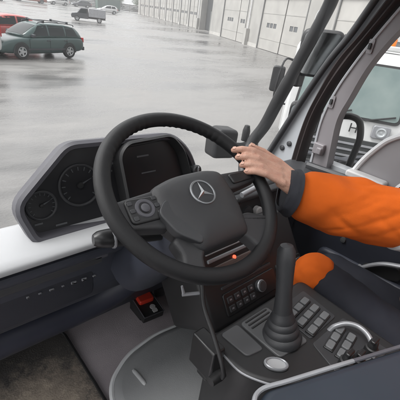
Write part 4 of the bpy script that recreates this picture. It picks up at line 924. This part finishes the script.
# ---- floor mat (lies loose on the floor)
g = G(); g.prism(rpoly([(-.25, .55), (.368, .55), (.368, .80), (.362, 1.10), (.33, 1.135), (-.25, 1.14)], [.04, .04, .01, .03, .04, .04]), lambda p: V(p), 1.2005, 1.212, .005)
fm_ = obj('floor_mat', g, 'mat'); tag(fm_, 'black rubber floor mat with dried brown dirt in the footwell', 'floor mat')
g = G(); rim_ = rpoly([(-.24, .56), (.36, .56), (.36, .80), (.354, 1.095), (.325, 1.127), (-.24, 1.132)], [.04, .04, .01, .03, .04, .04]); g.tube([V((x, y, 1.213)) for x, y in rim_]+[V((*rim_[0], 1.213))], .006, 6); obj('mat_rim', g, 'black', fm_)

# ================================================================== PERSON at the wheel
def capsules(segs, n=14):
    """union of tapered capsules as raw geometry: (p0, r0, p1, r1)"""
    g = G()
    for p0, r0, p1, r1 in segs:
        p0, p1 = V(p0), V(p1); ax = p1-p0; L = max(ax.length, 1e-5); t = ax/L; a = t.orthogonal().normalized(); b = t.cross(a); rings = []
        for k in range(1, 5): q = math.pi/2*k/4; rings.append((p0-t*r0*math.cos(q), r0*math.sin(q)))
        for k in range(1, 6): rings.append((p0.lerp(p1, k/6), r0+(r1-r0)*k/6))
        for k in range(4, 0, -1): q = math.pi/2*k/4; rings.append((p1+t*r1*math.cos(q), r1*math.sin(q)))
        g.loft([[c+(a*math.cos(2*math.pi*j/n)+b*math.sin(2*math.pi*j/n))*rr for j in range(n)] for c, rr in rings])
    return g
def remesh(g, vox, it=4, fac=.5, warp=None):
    me = bpy.data.meshes.new('tmp'); me.from_pydata([tuple(v) for v in g.v], [], g.f)
    bm = bmesh.new(); bm.from_mesh(me); bmesh.ops.recalc_face_normals(bm, faces=bm.faces); bm.to_mesh(me); bm.free()
    o = bpy.data.objects.new('tmp', me); COL.objects.link(o)
    m = o.modifiers.new('r', 'REMESH'); m.mode = 'VOXEL'; m.voxel_size = vox; m.use_smooth_shade = True
    s = o.modifiers.new('s', 'SMOOTH'); s.factor = fac; s.iterations = it
    dg = bpy.context.evaluated_depsgraph_get(); dg.update(); out = bpy.data.meshes.new_from_object(o.evaluated_get(dg)); bpy.data.objects.remove(o)
    if warp:
        ns = [v.normal.copy() for v in out.vertices]
        for v, nn in zip(out.vertices, ns): v.co += nn*warp(v.co, nn)
    out.polygons.foreach_set('use_smooth', [True]*len(out.polygons)); return out
# hand frame on the rim
PH = R(0); er = WA*math.cos(PH)+WB*math.sin(PH); et = -WA*math.sin(PH)+WB*math.cos(PH); an = R(46)
hh = -er*math.cos(an)+et*math.sin(an); hq = er*math.sin(an)+et*math.cos(an); rc = WC+er*.2165
HF = lambda h, q, n_: rc+hh*h*1.10+hq*q*1.16+WN*n_*1.06
fingers = []
for q0, sp, l, rr in ((.0275, -.001, .082, .0100), (.0092, .0, .088, .0104), (-.0092, .0005, .080, .0100), (-.0265, .002, .062, .0090)):
    hc = q0*.80+.004; m0 = -.048+q0*.25-(.006 if q0 < -.02 else 0)
    p0 = HF(m0, q0, .040); p1 = HF(max(hc+.004, m0+.040), q0+sp, .0375); p2 = HF(max(hc+.030, m0+.064), q0+sp*1.6, .0265); p3 = HF(max(hc+.046, m0+.080), q0+sp*1.9, .010)
    fingers.append((p0, p1, p2, p3, rr))
WR_ = HF(-.112, -.014, .040)
segs = []
for p0, p1, p2, p3, rr in fingers:
    segs += [(p0, rr*1.22, p1, rr*.98), (p1, rr*1.08, p2, rr*.90), (p2, rr*.95, p3, rr*.80)]
    segs += [(WR_+(p0-WR_)*.25+WN*.002, .016, p0-WN*.003, rr*1.05)]
# palm body and thumb
segs += [(HF(-.100, .008, .034), .021, HF(-.052, .022, .034), .012), (HF(-.100, -.022, .032), .020, HF(-.056, -.024, .032), .012), (HF(-.08, -.005, .030), .019, HF(-.054, -.002, .032), .013)]
th0, th1, th2, th3 = HF(-.086, .022, .032), HF(-.046, .046, .028), HF(-.002, .056, .026), HF(.032, .056, .023)
segs += [(th0, .018, th1, .0135), (th1, .0125, th2, .0105), (th2, .011, th3, .0088)]
ELB = V((1.045, .215, 2.060)); SHO = V((.985, -.07, 2.11)); WRC = WR_
fa = (ELB-WRC).normalized()
segs += [(WRC, .024, WRC+fa*.05, .026), (WRC+hq*.010, .020, WRC+fa*.05+hq*.008, .022), (WRC-hq*.012, .020, WRC+fa*.05-hq*.010, .022)]
segs += [(WRC+fa*.05, .027, ELB, .042), (ELB, .042, SHO, .055)]
# torso, neck, head, other arm, legs: one body
BX = 1.15
SH2 = V((1.31, -.08, 2.10)); EL2 = V((1.33, -.06, 1.84)); WR2 = V((1.24, .10, 1.74)); hip = V((BX, -.14, 1.62)); chest = V((BX, -.14, 2.02)); neck = V((BX, -.10, 2.19)); hdc = V((BX, -.06, 2.37))
segs += [(SHO, .06, V((BX-.06, -.11, 2.13)), .07), (SH2, .055, V((BX+.06, -.11, 2.13)), .07), (SH2, .052, EL2, .042), (EL2, .042, WR2, .026), (WR2, .028, WR2+V((-.06, .05, .0)), .03)]
segs += [(hip, .13, chest, .135), (V((BX-.07, -.14, 1.64)), .11, V((BX-.06, -.14, 2.05)), .11), (V((BX+.07, -.14, 1.64)), .11, V((BX+.06, -.14, 2.05)), .11), (chest, .11, neck, .055), (neck, .055, hdc, .06), (hdc+V((0, -.01, .01)), .088, hdc+V((0, .01, -.045)), .068), (hdc+V((0, .03, -.085)), .045, hdc+V((0, .055, -.095)), .034), (hdc+V((0, .085, -.02)), .012, hdc+V((0, .105, -.04)), .014)]
for s in (-1, 1): segs += [(hdc+V((s*.082, -.01, -.02)), .016, hdc+V((s*.085, -.012, .015)), .02)]
KN1, KN2 = V((1.005, .405, 1.745)), V((1.27, .46, 1.60)); AN1, AN2 = V((1.03, .50, 1.31)), V((1.27, .66, 1.31))
for kn, an_, x in ((KN1, AN1, -.09), (KN2, AN2, .09)):
    segs += [(V((BX+x, -.12, 1.60)), .085, kn, .055), (kn, .055, an_, .036), (an_+V((0, -.02, -.05)), .036, an_+V((0, .16, -.07)), .033)]
body = obj('person', remesh(capsules(segs), .0030, 2, .5), 'skin', None)
tag(body, 'person in orange work jacket and dark trousers, one hand on the steering wheel', 'person')
for p0, p1, p2, p3, rr in fingers:
    dirn = (p3-p2).normalized(); side = dirn.cross(hq).normalized(); side = side if side.dot(WN-hh*.5) > -1e9 else side
    nrm = (WN*.55+hh*.85).normalized(); nrm = (nrm-dirn*nrm.dot(dirn)).normalized()
    g = G(); fn = frame(p3-dirn*.004+nrm*(rr*.80), dirn.cross(nrm), dirn); g.prism(rrect(rr*1.05, .010, .004), fn, -.002, .0006, .0004); obj('fingernail', g, 'nail', body)
g = G(); dirn = (th3-th2).normalized(); nrm = WN; fn = frame(th3+nrm*.0078, dirn.cross(nrm), dirn); g.prism(rrect(.011, .014, .004), fn, -.002, .0012, .0008); obj('fingernail', g, 'nail', body)
for s in (-1, 1):
    g = G(); g.lathe([(.013, -.004), (.012, .004), (.006, .009), (.0001, .010)], frame(hdc+V((s*.033, .072, .0)), (1, 0, 0), (0, 0, 1)) if False else (lambda p, s=s: hdc+V((s*.033+p[0], .070+p[2], .0+p[1]))), 14); obj('eye', g, 'eye', body)
g = G(); g.tube(smooth([hdc+V((-.028, .083, -.068)), hdc+V((0, .093, -.07)), hdc+V((.028, .083, -.068))], 5), .005, 8); obj('mouth', g, 'nail', body)
obj('hair', remesh(capsules([(hdc+V((0, -.025, .035)), .093, hdc+V((0, .012, .048)), .084), (hdc+V((0, -.05, -.03)), .075, hdc+V((0, -.04, .03)), .085)]), .006, 3, .5, lambda c, n_: .004*noise.noise(c*60)), 'hair', body)
# jacket: sleeves with folds, torso
def sstep(a, b, x):
    t = min(1., max(0., (x-a)/(b-a))); return t*t*(3-2*t)
def folds(c, n_):
    f = noise.noise(c*8)*.010+noise.noise(c*17)*.004
    t = (c-WRC).dot(fa); u = c-(WRC+fa*t); w = sstep(.05, .13, t)*(1-sstep(.34, .42, t))*(1-sstep(.11, .16, u.length))
    if w > 0:
        ang = math.atan2(u.dot(hq), u.dot(WN)); cs_, sn_ = math.cos(ang), math.sin(ang)
        d = .0055*math.sin(t*34+1.8*sn_+2.2*noise.noise(c*8))*(.4+noise.noise(c*6+V((5, 2, 1))))
        for k, (fr_, tw, am) in enumerate(((6., .8, .0055), (10., -1.2, .0045))):
            q = noise.noise(V((t*fr_+tw*cs_, 1.1*sn_+tw*.5*cs_, 3.3+5*k))); d -= am*max(0., 1-abs(q)*5.5)**1.2*sstep(-.45, .3, noise.noise(c*7+V((k*4., 1, 7))))
        f += w*d
    return f
CS = WRC-fa*.024-WN*.026
js = [(CS+fa*.080, .066, CS+fa*.085, .074), (CS+fa*.08, .076, CS+fa*.16, .086), (CS+fa*.16, .086, ELB, .088), (ELB, .088, SHO, .092), (ELB+V((.0, .01, .0)), .084, ELB.lerp(SHO, .3), .088),
      (SHO, .085, V((BX-.06, -.12, 2.12)), .10), (SH2, .08, V((BX+.06, -.12, 2.12)), .10), (SH2, .082, EL2, .07), (EL2, .07, WR2, .055),
      (hip, .165, chest, .165), (V((BX-.08, -.15, 1.60)), .135, V((BX-.07, -.15, 2.06)), .135), (V((BX+.08, -.15, 1.60)), .135, V((BX+.07, -.15, 2.06)), .135), (chest, .14, V((BX, -.11, 2.14)), .10), (V((BX, -.10, 2.17)), .082, V((BX, -.09, 2.205)), .078)]
jk = obj('jacket', remesh(capsules(js, 20), .0065, 5, .5, folds), 'orange', body)
def cuffmesh(a, b, r0, r1, amp, n=40, ax=None):
    a, b = V(a), V(b); t = (b-a).normalized(); p = t.orthogonal().normalized(); q = t.cross(p); g = G(); rings = []
    for k in range(15):
        s_ = k/14; c = a.lerp(b, s_); rr = r0+(r1-r0)*s_
        rings.append([c+(p*math.cos(w)+q*math.sin(w))*(rr*(1+amp*noise.noise(V((math.cos(w)*2, math.sin(w)*2, s_*3)))) - (.012 if k == 0 else 0)) for w in [2*math.pi*j/n for j in range(n)]])
    g.loft(rings, False); return g
obj('cuff', cuffmesh(CS-fa*.010, CS+fa*.020, .056, .069, .05), 'cuff', jk, angle=180)
g = G(); g.lathe([(.053, 0), (.054, .004), (.0001, .006)], frame(CS-fa*.002, fa.orthogonal(), fa.cross(fa.orthogonal())), 24); obj('cuff_lining', g, 'cuff', jk)
obj('cuff', cuffmesh(WR2-(WR2-EL2).normalized()*.0, WR2-(WR2-EL2).normalized()*.06, .05, .06, .1), 'cuff', jk, angle=180)
obj('reflective_band', cuffmesh(ELB-fa*.050+WN*.007, ELB-fa*.026+WN*.008, .0985, .0985, .03), 'refl', jk, angle=180)
obj('reflective_band', cuffmesh(ELB.lerp(SHO, .45), ELB.lerp(SHO, .62), .1, .1, .04), 'refl', jk, angle=180)
# trousers with orange knee patches
ts = [(V((BX-.09, -.14, 1.61)), .125, V((BX+.09, -.14, 1.61)), .125)]
for kn, an_, x in ((KN1, AN1, -.09), (KN2, AN2, .09)): ts += [(V((BX+x, -.12, 1.60)), .112, kn, .070 if x < 0 else .08), (kn, .068 if x < 0 else .08, an_+V((0, -.01, .0)), .066)]
tr_ = obj('trousers', remesh(capsules(ts, 18), .009, 5, .5, lambda c, n_: .008*noise.noise(c*12)*min(1, (c-KN1).length*4)+.002*noise.noise(c*34)), 'navyfab', body)
for kn, an_ in ((KN1, AN1),):
    hipp = V((kn.x+.04, -.12, 1.60)); d = (hipp-kn).normalized()
    me = remesh(capsules([(kn+d*.0+V((-.006, .004, .002)), .076, kn+(an_-kn)*.16+V((-.006, .006, 0)), .072)], 18), .006, 4, .5, lambda c, n_: .006*noise.noise(c*15)+.003*noise.noise(c*30))
    obj('knee_patch', me, 'orange', tr_)
for an_ in (AN1, AN2):
    obj('boot', remesh(capsules([(an_+V((0, -.02, .06)), .06, an_+V((0, -.015, -.05)), .056), (an_+V((0, -.02, -.06)), .048, an_+V((0, .16, -.066)), .044)], 16), .008, 3), 'black', body)
# zip pull and cord hanging at the knee
g = G(); g.tube(smooth([KN1+V((-.085, -.03, -.02)), KN1+V((-.092, -.03, -.06)), KN1+V((-.088, -.025, -.10)), KN1+V((-.092, -.03, -.13))], 5), .004, 6); obj('drawcord', g, 'silver', tr_)

# thin sleet haze over the yard
g = G(); g.box((0, 225, 6), (1010, 960, 14)); hz = obj('haze', g, 'glass', sm=False); tag(hz, kind='stuff')
hm = bpy.data.materials.new('sleet_haze'); hm.use_nodes = True; hn = hm.node_tree; hn.nodes.clear()
ho_ = hn.nodes.new('ShaderNodeOutputMaterial'); pv = hn.nodes.new('ShaderNodeVolumePrincipled'); pv.inputs['Color'].default_value = (.93, .94, .95, 1); pv.inputs['Density'].default_value = .0022
hn.links.new(pv.outputs[0], ho_.inputs['Volume']); hz.data.materials.clear(); hz.data.materials.append(hm)
